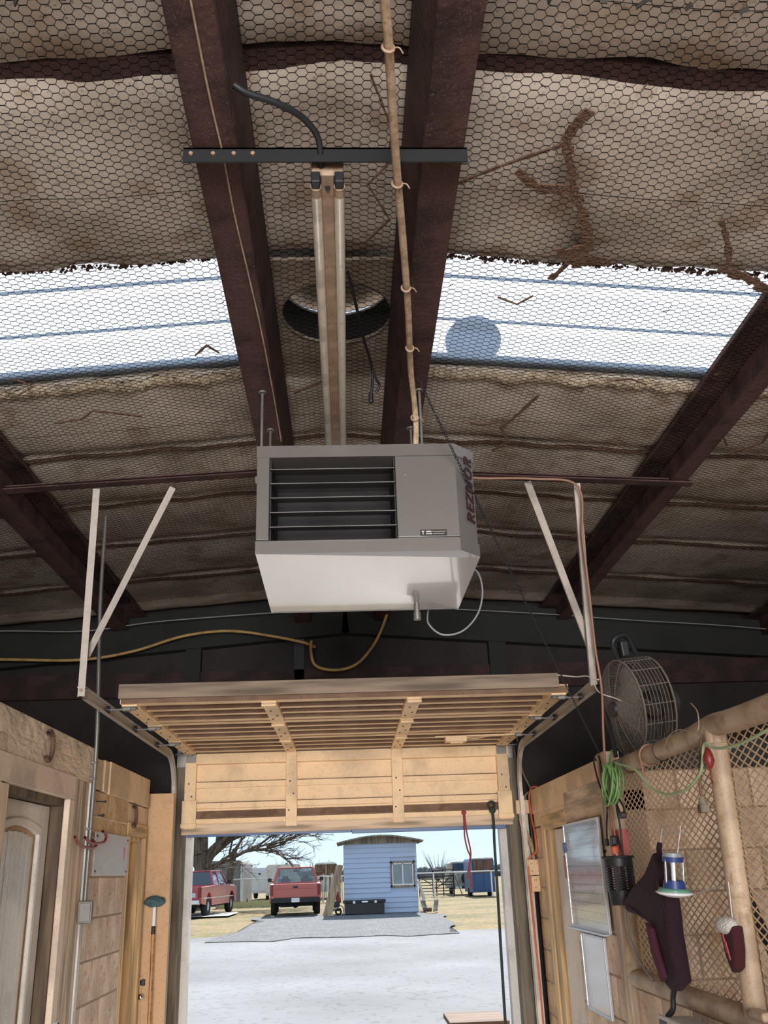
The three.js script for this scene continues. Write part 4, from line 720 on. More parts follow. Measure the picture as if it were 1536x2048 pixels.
const smudge = (c, w, h, n, seed, a = 0.1) => { const r = rng(seed); for (let i = 0; i < n; i++) { const k = 70 + r() * 70; c.fillStyle = `rgba(${k + 8},${k},${k + 5},${a * r() * 0.7})`; c.beginPath(); c.ellipse(r() * w, r() * h, 8 + r() * w * 0.1, 2 + r() * h * 0.02, r() * 0.4 - 0.2, 0, 7); c.fill(); } };
{
  const b = board('ruled_whiteboard', 'smeared whiteboard ruled into rows, hung over the cream door', -6.20, -5.32, 1.335, 1.932, 1.375, (c, w, h) => {
    c.fillStyle = '#b7b8bb'; c.fillRect(0, 0, w, h); smudge(c, w, h, 220, 4, 0.2); c.fillStyle = 'rgba(170,60,80,0.16)'; c.fillRect(0, h * 0.48, w, h * 0.09); c.fillRect(0, h * 0.58, w * 0.8, h * 0.07);
    c.strokeStyle = '#3d3b40'; c.lineWidth = 3; for (let i = 1; i < 12; i++) { c.beginPath(); c.moveTo(0, (h * i) / 12); c.lineTo(w, (h * i) / 12 + 3); c.stroke(); }
    c.fillStyle = 'rgba(60,60,66,0.5)'; const r = rng(2); for (let i = 0; i < 46; i++) { const x = w * (0.04 + 0.3 * r()), y = h * (0.02 + 0.94 * r()); c.fillRect(x, y, 2 + r() * 10, 2 + r() * 3); }
  }, 1024, 700);
  obj('marker_tray', rb(0.86, 0.012, 0.035, 0.004, 0, -0.30, 0.02), M.aluminium, b);
  obj('marker_clip', rb(0.05, 0.06, 0.012, 0.004, -0.435, 0.16, 0.012), M.blueTrailer, b);
}
board('plain_whiteboard', 'plain narrow whiteboard below the ruled one', -6.06, -5.52, 0.905, 1.312, 1.388, (c, w, h) => {
  c.fillStyle = '#c3c5c6'; c.fillRect(0, 0, w, h); smudge(c, w, h, 90, 8, 0.09); c.strokeStyle = 'rgba(70,72,78,0.6)'; c.lineWidth = 7;
  c.beginPath(); c.moveTo(60, 60); c.bezierCurveTo(120, 260, 90, 420, 190, 640); c.stroke(); c.lineWidth = 4; c.beginPath(); c.moveTo(150, 60); c.bezierCurveTo(230, 280, 190, 480, 200, 560); c.stroke(); c.lineWidth = 3; c.beginPath(); c.moveTo(0, 46); c.lineTo(w, 54); c.stroke();
}, 700, 700);
one('paper_note', 'small greenish pink paper note on the cream door', 'note', [bx(1.408, 1.4105, 1.61, 1.75, -6.46, -6.28)], std({ roughness: 0.8, map: (() => { const t = canvasTex(128, 128, (c) => { c.fillStyle = '#9aa07e'; c.fillRect(0, 0, 128, 128); c.fillStyle = '#b5735f'; c.fillRect(26, 44, 70, 60); }); t.wrapS = t.wrapT = THREE.RepeatWrapping; return t; })() }));
for (const [x, y, l] of [[1.368, 1.685, 'tan four socket outlet box, upper one by the orange cord'], [1.388, 1.572, 'tan four socket outlet box, lower one by the orange cord']]) {
  const o = thing('quad_outlet', l, 'outlet', [x, y, -7.31]);
  obj('box', rb(0.104, 0.104, 0.06, 0.006), M.tanPaint, o);
  obj('cover', rb(0.108, 0.108, 0.008, 0.003, 0, 0, 0.031), M.tanPaint, o);
  for (const [a, b] of [[0.025, -0.025], [0.025, 0.025], [-0.025, -0.025], [-0.025, 0.025]]) { const k = obj('socket', xf(new THREE.CylinderGeometry(0.016, 0.016, 0.005, 14), b, a, 0.036, Math.PI / 2), M.tanPaint, o); obj('slot', xf(box(0.003, 0.010, 0.002, b - 0.005, a, 0.0392)), M.black, k); obj('slot', xf(box(0.003, 0.010, 0.002, b + 0.005, a, 0.0392)), M.black, k); }
}
{
  const j = thing('junction_box', 'square tan junction box beside the right door track', 'box', [1.336, 2.12, -7.42]);
  obj('box', rb(0.105, 0.10, 0.06, 0.005), M.tanPaint, j); obj('cover_screw', xf(new THREE.CylinderGeometry(0.004, 0.004, 0.004, 8), 0, 0.03, 0.032, Math.PI / 2), M.black, j);
}
one('cable_bundle', 'bundle of tan cables bending from the junction box to the outlets', 'cable', [[0, 0], [0.014, 0.004], [0.026, -0.003]].map(([a, b]) => tube([[1.31 + a, 2.075, -7.40 + b], [1.312 + a, 2.0, -7.40 + b], [1.335 + a, 1.92, -7.39 + b], [1.37 + a * 0.6, 1.84, -7.38 + b], [1.378 + a * 0.4, 1.735, -7.37 + b]], 0.008, 40, 7)), M.tanCable);
one('riser_cables', 'grey cables rising from the junction box up the dark gable', 'cable', [tube([[1.33, 2.165, -7.42], [1.325, 2.35, -7.44], [1.315, 2.6, -7.45]], 0.009, 24, 7), tube([[1.36, 2.165, -7.42], [1.37, 2.21, -7.41], [1.40, 2.23, -7.38], [1.415, 2.235, -7.35]], 0.01, 24, 7), tube([[1.41, 2.24, -7.36], [1.37, 2.36, -7.42], [1.35, 2.5, -7.45], [1.345, 2.7, -7.45]], 0.009, 30, 7), tube([[1.39, 1.72, -7.43], [1.40, 1.95, -7.45], [1.395, 2.1, -7.45]], 0.008, 20, 7)], M.greyWood);
one('orange_cord', 'orange extension cord dropping from the wall top past the outlets to the floor', 'cord', tube([[1.39, 2.235, -7.0], [1.388, 2.245, -7.25], [1.385, 2.20, -7.352], [1.384, 2.1, -7.34], [1.384, 2.018, -7.32], [1.386, 1.89, -7.24], [1.38, 1.79, -7.255], [1.33, 1.74, -7.28], [1.322, 1.56, -7.27], [1.33, 1.27, -7.30], [1.34, 0.92, -7.33], [1.345, 0.5, -7.35], [1.35, 0.02, -7.36]], 0.0068, 160, 7), M.orange);
// pipe frame with expanded mesh
{
  const f = thing('mesh_window', 'tan pipe frame filled with diamond expanded metal mesh', 'screen');
  const pr = 0.042, X = 1.40, top = 2.15, bot = 1.16;
  obj('top_rail', [tube([[X, top, -5.02], [X, top, -4.4], [X + 0.004, top + 0.005, -3.7]], pr, 30, 16), tube([[X, top + 0.004, -3.75], [X, top + 0.015, -3.55], [X - 0.015, top + 0.0, -3.3], [X, top + 0.0, -2.9], [X, top, -1.7]], pr * 1.02, 40, 16)], M.pipe, f);
  obj('bottom_rail', [rod([X, bot, -5.06], [X, bot, -1.75], pr, pr, 18), xf(new THREE.SphereGeometry(pr, 16, 12), X, bot, -5.06)], M.pipe, f);
  obj('post', [rod([X, bot, -5.04], [X, top, -5.0], pr, pr, 18)], M.pipe, f);
  obj('post', [rod([X, bot, -3.575], [X, top, -3.535], pr * 0.98, pr * 0.98, 18), ring(pr * 1.05, 0.006, X, top - 0.06, -3.54, Math.PI / 2)], M.pipe, f);
  obj('clamp', [rb(0.05, 0.03, 0.12, 0.012, X - 0.03, bot + 0.035, -3.45)], M.pipe, f);
  const mesh = (z0, z1, m, name) => {
    const g = [], LW = 0.076, SW = 0.034, y0 = bot + 0.03, y1 = top - 0.03, H = y1 - y0, k = LW / SW;
    for (let c = z0 - H * k; c < z1; c += LW) for (const s of [-1, 1]) {
      let a = s > 0 ? [c, y0] : [c, y1], b = s > 0 ? [c + H * k, y1] : [c + H * k, y0];
      const cl = (t) => [a[0] + (b[0] - a[0]) * t, a[1] + (b[1] - a[1]) * t], L = b[0] - a[0], t0 = sat((z0 - a[0]) / L), t1 = sat((z1 - a[0]) / L);
      if (t1 - t0 < 0.005) continue; const p = cl(t0), q = cl(t1); g.push(bar([X + 0.025 + s * 0.0015, p[1], p[0]], [X + 0.025 + s * 0.0015, q[1], q[0]], 0.0044, 0.003, V(1, 0, 0)));
    }
    const o = obj(name, g, m, f); o.userData = { kind: 'stuff', label: 'diamond expanded metal mesh' };
  };
  mesh(-4.99, -3.59, M.tanPaint, 'mesh_panel'); mesh(-3.52, -1.8, M.tanPaint, 'mesh_panel');
}
{ // dusty drum fan on top of the wall
  const f = thing('wall_fan', 'big dust clogged cage fan above the mesh window', 'fan', [1.56, 2.47, -4.95]);
  f.quaternion.setFromUnitVectors(V(0, 0, 1), V(-0.985, -0.12, 0.13).normalize());
  const Rf = 0.255;
  const rings = (zo, n, bulge) => { const g = []; for (let i = 1; i <= n; i++) { const r = (Rf * i) / n; g.push(ring(r, 0.0022, 0, 0, zo + bulge * (1 - (r / Rf) ** 2), 0, 0, 0, 4, 40)); } for (let a = 0; a < 10; a++) { const p = []; for (let i = 0; i <= 6; i++) { const r = 0.03 + ((Rf - 0.03) * i) / 6; p.push([Math.cos(a * 0.6283) * r, Math.sin(a * 0.6283) * r, zo + bulge * (1 - (r / Rf) ** 2)]); } g.push(tube(p, 0.003, 12, 4)); } return g; };
  obj('front_grille', rings(0.085, 30, 0.05), M.dust, f);
  obj('rear_grille', rings(-0.085, 26, -0.05), M.dust, f);
  obj('band', [ring(Rf, 0.006, 0, 0, 0.085), ring(Rf, 0.006, 0, 0, -0.085), ...[-0.06, -0.04, -0.02, 0, 0.02, 0.04, 0.06].map((z) => ring(Rf + 0.002, 0.0025, 0, 0, z, 0, 0, 0, 4, 44)), ...Array.from({ length: 16 }, (_, a) => rod([Math.cos(a * 0.3927) * Rf, Math.sin(a * 0.3927) * Rf, -0.085], [Math.cos(a * 0.3927) * Rf, Math.sin(a * 0.3927) * Rf, 0.085], 0.003, 0.003, 5))], M.dust, f);
  obj('hub', [xf(new THREE.CylinderGeometry(0.04, 0.045, 0.03, 20), 0, 0, 0.135, Math.PI / 2)], M.black, f);
  obj('motor', [xf(new THREE.CylinderGeometry(0.075, 0.06, 0.16, 20), 0, 0, -0.14, Math.PI / 2)], M.darkSteel, f);
  for (let a = 0; a < 3; a++) { const b = new THREE.SphereGeometry(1, 14, 8).scale(0.06, 0.105, 0.006); b.rotateY(0.5); b.translate(0, 0.13, 0); b.rotateZ((a * 2 * Math.PI) / 3 + 0.4); obj('blade', b, M.dust, f); }
  obj('handle', [tube([[-0.02, 0.24, 0.05], [0.03, 0.36, 0.08], [0.02, 0.38, 0.0], [-0.02, 0.28, -0.06]], 0.016, 24, 7), rb(0.05, 0.09, 0.05, 0.012, 0.01, 0.31, 0.02)], M.black, f);
}
one('fan_pole', 'black pole with a hooked end leaning in front of the fan', 'pole', [rod([1.405, 2.21, -4.93], [1.43, 2.50, -5.10], 0.011, 0.009), tube([[1.43, 2.50, -5.10], [1.435, 2.53, -5.11], [1.425, 2.545, -5.12], [1.41, 2.53, -5.12]], 0.007, 16, 6)], M.black);
one('fan_strut', 'short dark strut behind the pipe rail', 'strut', [rod([1.50, 2.1, -4.5], [1.52, 2.32, -4.56], 0.008), rod([1.53, 2.1, -4.46], [1.55, 2.32, -4.52], 0.008)], M.darkSteel);
{ // green cord coil
  const g = thing('green_cord_coil', 'coil of green extension cord hung at the end of the pipe rail', 'cord'), L = [];
  for (let i = 0; i < 9; i++) { const r = rng(i + 50), w = 0.035 + r() * 0.03, pts = []; for (let k = 0; k < 14; k++) { const a = (k / 14) * 6.283; pts.push([1.345 - i * 0.006 + 0.02 * Math.sin(a + i), 2.08 + Math.cos(a) * (0.085 + r() * 0.012) - i * 0.004, -4.79 + Math.sin(a) * w * 1.5 + i * 0.006]); } L.push(tube(pts, 0.0052, 70, 6, true)); }
  obj('loops', L, M.green, g);
  obj('loose_end', tube([[1.33, 2.17, -4.80], [1.32, 2.19, -4.74], [1.31, 2.21, -4.66]], 0.006, 16, 6), M.green, g);
}
one('green_line', 'pale green cord swagged along the pipe rail', 'cord', tube([[1.335, 2.152, -4.70], [1.33, 2.087, -4.379], [1.335, 1.993, -4.193], [1.335, 1.947, -3.975], [1.335, 1.954, -3.728], [1.335, 2.004, -3.567], [1.33, 2.091, -3.48], [1.33, 2.066, -3.40], [1.33, 2.050, -3.25], [1.33, 2.054, -3.05], [1.335, 2.10, -2.6]], 0.0058, 140, 7), M.paleGreen);
one('extension_cord', 'tangle of black cords with plugs beside the whiteboard', 'cord', [tube([[1.36, 2.235, -5.10], [1.34, 2.15, -5.0], [1.335, 2.08, -4.94], [1.33, 1.98, -4.93], [1.33, 1.86, -5.0], [1.33, 1.80, -5.02]], 0.005, 60, 6), tube([[1.345, 2.2, -5.08], [1.34, 2.22, -5.14], [1.33, 2.1, -5.06], [1.325, 2.02, -4.95], [1.325, 1.98, -4.86], [1.33, 1.96, -4.76], [1.33, 1.90, -4.70], [1.33, 1.93, -4.64], [1.33, 1.98, -4.70]], 0.005, 90, 6), tube([[1.335, 1.99, -4.78], [1.32, 1.93, -4.73], [1.32, 1.86, -4.71], [1.32, 1.75, -4.72], [1.32, 1.66, -4.74]], 0.005, 50, 6), rb(0.02, 0.035, 0.03, 0.005, 1.33, 1.79, -5.03), rb(0.03, 0.03, 0.05, 0.008, 1.33, 1.905, -4.68)], M.black);
one('appliance_cord', 'brown and olive cords hanging to the orange power tap', 'cord', [tube([[1.35, 2.22, -5.16], [1.345, 2.23, -5.1], [1.34, 2.06, -5.0], [1.335, 2.0, -4.92], [1.33, 1.94, -4.87], [1.33, 1.82, -4.86], [1.325, 1.775, -4.86]], 0.0055, 60, 6), tube([[1.34, 2.05, -4.93], [1.335, 1.95, -4.94], [1.33, 1.84, -4.93], [1.33, 1.80, -4.92]], 0.005, 30, 6)], M.orangeDull);
{
  const p = thing('power_tap', 'orange three way power tap hanging with a black plug', 'power tap', [1.325, 1.765, -4.88]);
  obj('tap', [rb(0.035, 0.05, 0.06, 0.012, 0, -0.02, 0)], M.orange, p); obj('plug', [rb(0.03, 0.045, 0.05, 0.008, 0, 0.03, 0.005), rb(0.02, 0.02, 0.03, 0.005, 0.0, 0.015, -0.03)], M.black, p);
  obj('prong', [rod([-0.005, -0.03, 0.03], [-0.01, -0.045, 0.08], 0.005), rod([0, -0.045, 0], [0, -0.09, 0], 0.003)], M.white, p);
}
one('red_rag', 'faded red rag with a white tag pinned to the wood post', 'rag', (() => { const g = new THREE.PlaneGeometry(0.12, 0.13, 10, 10), p = g.attributes.position; for (let i = 0; i < p.count; i++) p.setZ(i, 0.012 * Math.sin(p.getX(i) * 70 + p.getY(i) * 20)); g.computeVertexNormals(); const h = g.clone().translate(0, 0, -0.004); return [g, h].map((q) => xf(q, 1.352, 1.78, -4.86, 0, -Math.PI / 2 + 0.3, 0)); })(), std({ color: C(0.42, 0.12, 0.10), roughness: 1 }));
{
  const b = thing('slotted_basket', 'black slotted plastic basket hung beside the whiteboards', 'basket', [1.315, 1.50, -4.80]);
  const ro = (y) => 0.058 + 0.012 * (y / 0.21);
  for (const [y, h] of [[0, 0.065], [0.175, 0.045]]) obj('wall', lathe([[ro(y), y], [ro(y + h), y + h], [ro(y + h) - 0.004, y + h], [ro(y) - 0.004, y]], 32), M.black, b);
  obj('floor', xf(new THREE.CylinderGeometry(0.057, 0.057, 0.004, 28), 0, 0.003, 0), M.black, b);
  obj('rim', ring(0.075, 0.006, 0, 0.216, 0, Math.PI / 2, 0, 0, 8, 36), M.black, b);
  const sl = []; for (let k = 0; k < 10; k++) sl.push(ring(ro(0.065 + k * 0.0115), 0.0028, 0, 0.067 + k * 0.0115, 0, Math.PI / 2, 0, 0, 5, 32));
  for (let a = 0; a < 6; a++) sl.push(box(0.01, 0.12, 0.02, Math.cos(a * 1.047) * 0.064, 0.12, Math.sin(a * 1.047) * 0.064, 0, -a * 1.047, 0)); obj('slots', sl, M.black, b);
  obj('contents', [rb(0.07, 0.03, 0.08, 0.01, 0, 0.205, 0)], M.dust, b);
}
one('basket_wire', 'pale wire curving down from the basket to the bottom rail', 'wire', tube([[1.33, 1.50, -4.80], [1.335, 1.42, -4.86], [1.345, 1.32, -4.82], [1.35, 1.24, -4.72], [1.36, 1.19, -4.6]], 0.005, 40, 6), M.greyCable);
{ // big velvet stocking
  const s = thing('large_stocking', 'large dark maroon velvet stocking hanging on the mesh', 'stocking', [1.335, 0, 0]);
  const out = [[-4.135, 1.70], [-4.10, 1.64], [-4.08, 1.56], [-4.06, 1.47], [-4.03, 1.36], [-4.06, 1.25], [-4.16, 1.215], [-4.225, 1.25], [-4.27, 1.36], [-4.31, 1.45], [-4.45, 1.48], [-4.61, 1.49], [-4.635, 1.52], [-4.5, 1.56], [-4.3, 1.63]];
  const g = extr(out.map(([z, y]) => [-z, y]), 0.03, 0.018).rotateY(Math.PI / 2), p = g.attributes.position;
  for (let i = 0; i < p.count; i++) p.setX(i, p.getX(i) - 0.04 + 0.012 * Math.sin(p.getZ(i) * 40 + p.getY(i) * 25));
  g.computeVertexNormals(); obj('body', g, M.velvet, s);
  obj('hanging_loop', tube([[-0.02, 1.69, -4.13], [-0.02, 1.73, -4.14], [-0.01, 1.76, -4.15]], 0.012, 14, 7), M.velvet, s);
  obj('light_fold', xf(extr([[4.30, 1.44], [4.27, 1.33], [4.19, 1.235], [4.16, 1.25], [4.21, 1.33], [4.25, 1.42]], 0.012, 0.006).rotateY(Math.PI / 2), -0.065), std({ color: C(0.065, 0.009, 0.026), roughness: 0.9 }), s);
}
{
  const s = thing('small_stocking', 'small plaid stocking with a fluffy white cuff hung on the mesh', 'stocking', [1.32, 1.42, -3.50]);
  obj('cuff', xf(new THREE.SphereGeometry(1, 20, 14).scale(0.035, 0.03, 0.068), 0, 0.05, -0.01), M.plush, s);
  obj('sock', extr([[-0.055, 0.04], [0.05, 0.04], [0.045, -0.02], [0.02, -0.075], [-0.005, -0.085], [-0.03, -0.05]].map(([z, y]) => [-z, y]), 0.02, 0.012).rotateY(Math.PI / 2), M.plaid, s);
  obj('plaid_stripe', [rb(0.004, 0.075, 0.012, 0.001, -0.014, 0.0, -0.02, -0.35, 0, 0), rb(0.004, 0.06, 0.01, 0.001, -0.014, -0.03, 0.0, -0.35, 0, 0)], std({ color: C(0.42, 0.09, 0.08), roughness: 1 }), s);
  obj('string', [rod([0.02, 0.075, 0], [0.03, 0.19, -0.01], 0.0015, 0.0015, 5)], M.white, s);
}
{ // lantern
  const l = thing('camping_lantern', 'clear camping lantern with blue bands on a green base', 'lantern', [1.285, 1.575, -3.92], undefined, [0.1, 0, -0.06]);
  obj('globe', [xf(new THREE.CylinderGeometry(0.034, 0.036, 0.085, 26, 1, true), 0, 0.075, 0)], M.clear, l);
  obj('cap', [xf(new THREE.CylinderGeometry(0.036, 0.042, 0.016, 26), 0, 0.137, 0)], M.aluminium, l);
  obj('upper_band', [xf(new THREE.CylinderGeometry(0.042, 0.04, 0.02, 26), 0, 0.121, 0)], M.blue, l);
  obj('lower_band', [xf(new THREE.CylinderGeometry(0.039, 0.045, 0.03, 26), 0, 0.026, 0)], M.blue, l);
  obj('base', [lathe([[0, -0.018], [0.045, -0.016], [0.062, 0.0], [0.06, 0.012], [0.04, 0.014]], 28)], M.greenGlass, l);
  obj('reflector', [lathe([[0.06, 0.0], [0.075, -0.004], [0.06, -0.012], [0.03, -0.02]], 28)], M.white, l);
  obj('tube', [rod([0, 0.03, 0], [0, 0.12, 0], 0.009)], M.white, l);
  for (const s of [-1, 1]) obj('guard', [rod([s * 0.035, 0.03, 0.015], [s * 0.035, 0.125, 0.015], 0.003)], M.aluminium, l);
  obj('hanger', [rod([0.02, 0.14, 0], [0.04, 0.25, 0.0], 0.0015, 0.0015, 5)], M.white, l);
}
one('mesh_sticks', 'thin bent pale wire hung across the mesh near the lantern', 'wire', [rod([1.37, 1.57, -3.87], [1.375, 1.60, -3.60], 0.003), tube([[1.36, 1.82, -4.2], [1.355, 1.72, -4.28], [1.35, 1.68, -4.34], [1.345, 1.585, -4.5]], 0.003, 24, 5), rod([1.365, 1.80, -4.2], [1.37, 1.80, -3.98], 0.002)], M.plush);
{
  const c = thing('hanging_socket', 'brown cord with a square socket hanging in front of the mesh', 'cord', [1.345, 1.90, -3.63]);
  obj('cord', tube([[0.02, 0.22, 0.03], [0.01, 0.15, 0.02], [0.0, 0.05, 0.0], [0, 0, 0]], 0.006, 24, 6), M.brown, c);
  obj('socket', [xf(new THREE.CylinderGeometry(0.009, 0.02, 0.035, 10), 0, -0.005, 0), rb(0.036, 0.03, 0.04, 0.004, 0, -0.032, 0)], M.greyWood, c);
}
one('red_ornament', 'red teardrop ornament tied to the pipe post', 'ornament', [xf(lathe([[0, -0.045], [0.012, -0.03], [0.02, -0.008], [0.017, 0.012], [0.008, 0.035], [0, 0.04]], 18), 1.345, 2.04, -3.50), tube([[1.345, 2.0, -3.50], [1.345, 1.97, -3.51], [1.345, 1.95, -3.495]], 0.003, 12, 5)], M.red);
for (const [z, m, l] of [[-4.36, M.orangeDull, 'red brown cord looped over the pipe rail'], [-4.16, M.black, 'thin dark wire tied round the pipe rail'], [-4.66, M.black, 'thin dark wire wound at the end of the pipe rail']]) one('rail_loop', l, 'cord', [ring(0.048, m === M.orangeDull ? 0.006 : 0.0025, 1.40, 2.15, z, 0.25, 0, 0, 6, 24), ...(m === M.orangeDull ? [tube([[1.353, 2.14, z], [1.352, 2.08, z + 0.02], [1.355, 2.03, z + 0.01]], 0.006, 16, 6)] : [])], m);
one('rail_wire', 'thin dark wire bowed between knots on the pipe rail', 'wire', tube([[1.35, 2.12, -4.02], [1.34, 2.17, -3.9], [1.335, 2.18, -3.75], [1.34, 2.15, -3.55], [1.36, 2.22, -3.58], [1.37, 2.27, -3.66]], 0.0026, 40, 5), M.rustyCream);
{
  const s = thing('wall_shelf', 'narrow pale shelf under the bottom pipe rail', 'shelf', [1.30, 1.09, -3.5]);
  obj('tray', [rbx(-0.02, 0.11, -0.01, 0.0, -0.78, 0.9, 0.003), rod([-0.03, 0.002, -0.78], [-0.03, 0.002, 0.9], 0.009)], M.whitePost, s);
  obj('bracket', [extr([[0, 0], [0.11, 0], [0.11, -0.08]], 0.006).translate(0, 0, -0.6)], M.whitePost, s);
}
one('strap_hook', 'black curved strap hanging over the bottom pipe rail', 'strap', [tube([[1.345, 1.24, -4.13], [1.335, 1.22, -4.20], [1.325, 1.17, -4.24], [1.32, 1.12, -4.25], [1.30, 1.09, -4.27]], 0.012, 30, 7), rb(0.012, 0.2, 0.07, 0.004, 1.28, 0.985, -4.28)], M.black);
one('leaning_stick', 'dark stick leaning inside the kennel behind the mesh', 'stick', rod([1.66, 0.75, -3.5], [1.70, 1.62, -4.3], 0.022, 0.022, 8), M.black);

// ================================================================ OUTSIDE
const gy = (z) => 0.27 * ss(-9, -36, z) * 1.0, GY = 0.27;
function groundGeo(x0, x1, z0, z1, lift, nx, nz, wob = 0, seed = 1) {
  const g = new THREE.PlaneGeometry(1, 1, nx, nz).rotateX(-Math.PI / 2), p = g.attributes.position;
  for (let i = 0; i < p.count; i++) {
    const u = p.getX(i) + 0.5, v = p.getZ(i) + 0.5, z = z0 + (z1 - z0) * v + (v === 0 || v === 1 ? wob * (vnoise(u, 0.5, 9, 4, seed) - 0.5) : 0), x = x0 + (x1 - x0) * u + (u === 0 || u === 1 ? wob * (vnoise(0.5, v, 4, 7, seed) - 0.5) : 0);
    p.setXYZ(i, x, gy(z) + lift, z);
  }
  g.computeVertexNormals(); return g;
}
struct('yard_ground', 'dry tan winter grass beyond the paved yard', groundGeo(-120, 120, -300, ZG - 0.1, -0.04, 20, 220), M.grass);
struct('paved_yard', 'pale worn concrete and gravel yard outside the door', groundGeo(-30, 30, -27.2, ZG - 0.1, -0.005, 60, 60, 1.6, 3), M.apron);
struct('gravel_drive', 'grey gravel drive in front of the shed', groundGeo(-3.4, 2.9, -38.5, -26.0, 0.01, 60, 40, 1.0, 5), M.gravel);
struct('concrete_slab', 'pale concrete slab beside the parked truck', groundGeo(-7.6, -4.9, -44.5, -40.6, 0.03, 4, 4), M.whitePost);
struct('rear_yard', 'pale ground behind the barn', bx(-30, 30, -0.2, -0.05, ZB, 40), M.apron);

function pickup(name, label, o) {
  const t = thing(name, label, 'truck', o.pos, undefined, [0, o.turn, 0]), P = o.paint;
  const ext = o.ext ?? 0, zr = -1.2, zfw = -4.55 - ext, L = -5.45 - ext, ar = 0.46;
  const arch = (zc) => { const p = []; for (let i = 0; i <= 12; i++) { const a = (Math.PI * i) / 12; p.push([zc - Math.cos(a) * -ar * -1, 0.46 + Math.sin(a) * ar]); } return p; };
  const side = [[-0.02, 0.55], [-0.02, 1.12], [-2.1, 1.16], [-2.15, 1.2], [-4.0 - ext, 1.16], [L + 0.1, 1.06], [L, 0.9], [L, 0.46], ...arch(zfw), ...[[zfw + ar, 0.42], [zr - ar, 0.42]], ...arch(zr), [-0.25, 0.5]];
  for (const s of [-1, 1]) {
    const q = obj('body_side', xf(alongX(side, 0.09, [], 0.012), s > 0 ? 0.875 : -0.965), P, t);
    obj('trim_strip', rbx(s > 0 ? 0.97 : -0.985, s > 0 ? 0.985 : -0.97, 0.68, 0.71, L + 0.7, -0.3, 0.004), o.strip ?? P, q);
    for (const zc of [zr, zfw]) {
      const w = obj('wheel', [xf(lathe([[0.20, -0.12], [0.34, -0.12], [0.375, -0.085], [0.38, 0], [0.375, 0.085], [0.34, 0.12], [0.20, 0.12], [0.19, 0]], 30), s * 0.84, 0.38, zc, 0, 0, Math.PI / 2)], M.rubber, t);
      obj('rim', [xf(new THREE.CylinderGeometry(0.2, 0.2, 0.16, 20), s * 0.86, 0.38, zc, 0, 0, Math.PI / 2), xf(new THREE.CylinderGeometry(0.06, 0.08, 0.2, 14), s * 0.87, 0.38, zc, 0, 0, Math.PI / 2)], o.rim ?? M.aluminium, w);
    }
    obj('tail_light', rb(0.10, 0.40, 0.05, 0.015, s * 0.905, 0.94, 0.0), M.red, t);
    obj('mirror', [rb(0.16, 0.16, 0.08, 0.03, s * 1.09, 1.3, -3.55 - ext), rod([s * 0.95, 1.25, -3.55 - ext], [s * 1.05, 1.27, -3.55 - ext], 0.02)], M.black, t);
  }
  const tg = obj('tailgate', [rb(1.70, 0.50, 0.07, 0.025, 0, 0.90, 0), rb(1.66, 0.02, 0.03, 0.008, 0, 0.98, 0.032)], P, t);
  obj('handle', rb(0.18, 0.07, 0.03, 0.01, 0, 1.03, 0.035), M.black, tg);
  if (o.band) { obj('band', rb(1.5, 0.17, 0.02, 0.006, 0, 0.83, 0.04), M.aluminium, tg); const g = new TextGeometry('GMC', { font, size: 0.105, depth: 0.008, curveSegments: 4 }); obj('lettering', xf(g.scale(1.5, 1, 1), 0.05, 0.78, 0.05), M.darkSteel, tg); }
  obj('bed_floor', [bx(-0.88, 0.88, 0.60, 0.66, -2.1, 0), bx(-0.9, 0.9, 0.62, 1.16, -2.14, -2.08)], P, t);
  obj('rear_bumper', [rb(1.86, 0.18, 0.14, 0.03, 0, 0.56, 0.08)], o.bumper, t);
  if (o.plate) obj('licence_plate', rb(0.31, 0.155, 0.01, 0.004, 0, 0.57, 0.158), M.white, t);
  obj('underbody', [bx(-0.7, 0.7, 0.34, 0.5, L + 0.3, -0.3), rod([-0.75, 0.38, zr], [0.75, 0.38, zr], 0.06), xf(new THREE.SphereGeometry(0.13, 12, 8), 0, 0.38, zr), rb(0.5, 0.2, 0.4, 0.05, -0.35, 0.42, -0.35)], M.rubber, t);
  // cab
  const zc0 = -2.15, zc1 = -3.95 - ext, yB = 1.16, yT = 1.74;
  obj('cab_shell', [rb(1.44, 0.06, 1.35 + ext, 0.028, 0, yT, (zc0 + zc1) / 2 + 0.05), ...[-1, 1].flatMap((s) => [bar([s * 0.90, yB, zc0], [s * 0.70, yT, zc0 - 0.14], 0.08, 0.06, V(0, 0, 1)), bar([s * 0.91, yB, zc1], [s * 0.70, yT, zc1 + 0.55], 0.06, 0.06, V(0, 0, 1)), bar([s * 0.905, yB, (zc0 + zc1) / 2 + 0.25], [s * 0.71, yT, (zc0 + zc1) / 2 + 0.2], 0.05, 0.07, V(0, 0, 1))]), rb(1.8, 0.05, 0.07, 0.02, 0, yB + 0.01, zc0 - 0.02), bx(-0.88, 0.88, 0.5, yB, zc0 - 0.02, zc0)], P, t);
  const pane = (pts, m, name) => { const g = new THREE.BufferGeometry(), a = pts.map((p) => p.slice()), q = []; for (const i of [0, 1, 2, 0, 2, 3]) q.push(...a[i]); g.setAttribute('position', new THREE.Float32BufferAttribute(q, 3)); g.computeVertexNormals(); obj(name, g, m, t); };
  pane([[-0.85, yB + 0.04, zc0 - 0.02], [0.85, yB + 0.04, zc0 - 0.02], [0.68, yT - 0.03, zc0 - 0.14], [-0.68, yT - 0.03, zc0 - 0.14]], o.glass, 'rear_window');
  pane([[-0.86, yB + 0.02, zc1], [0.86, yB + 0.02, zc1], [0.68, yT - 0.02, zc1 + 0.55], [-0.68, yT - 0.02, zc1 + 0.55]], o.glass, 'windscreen');
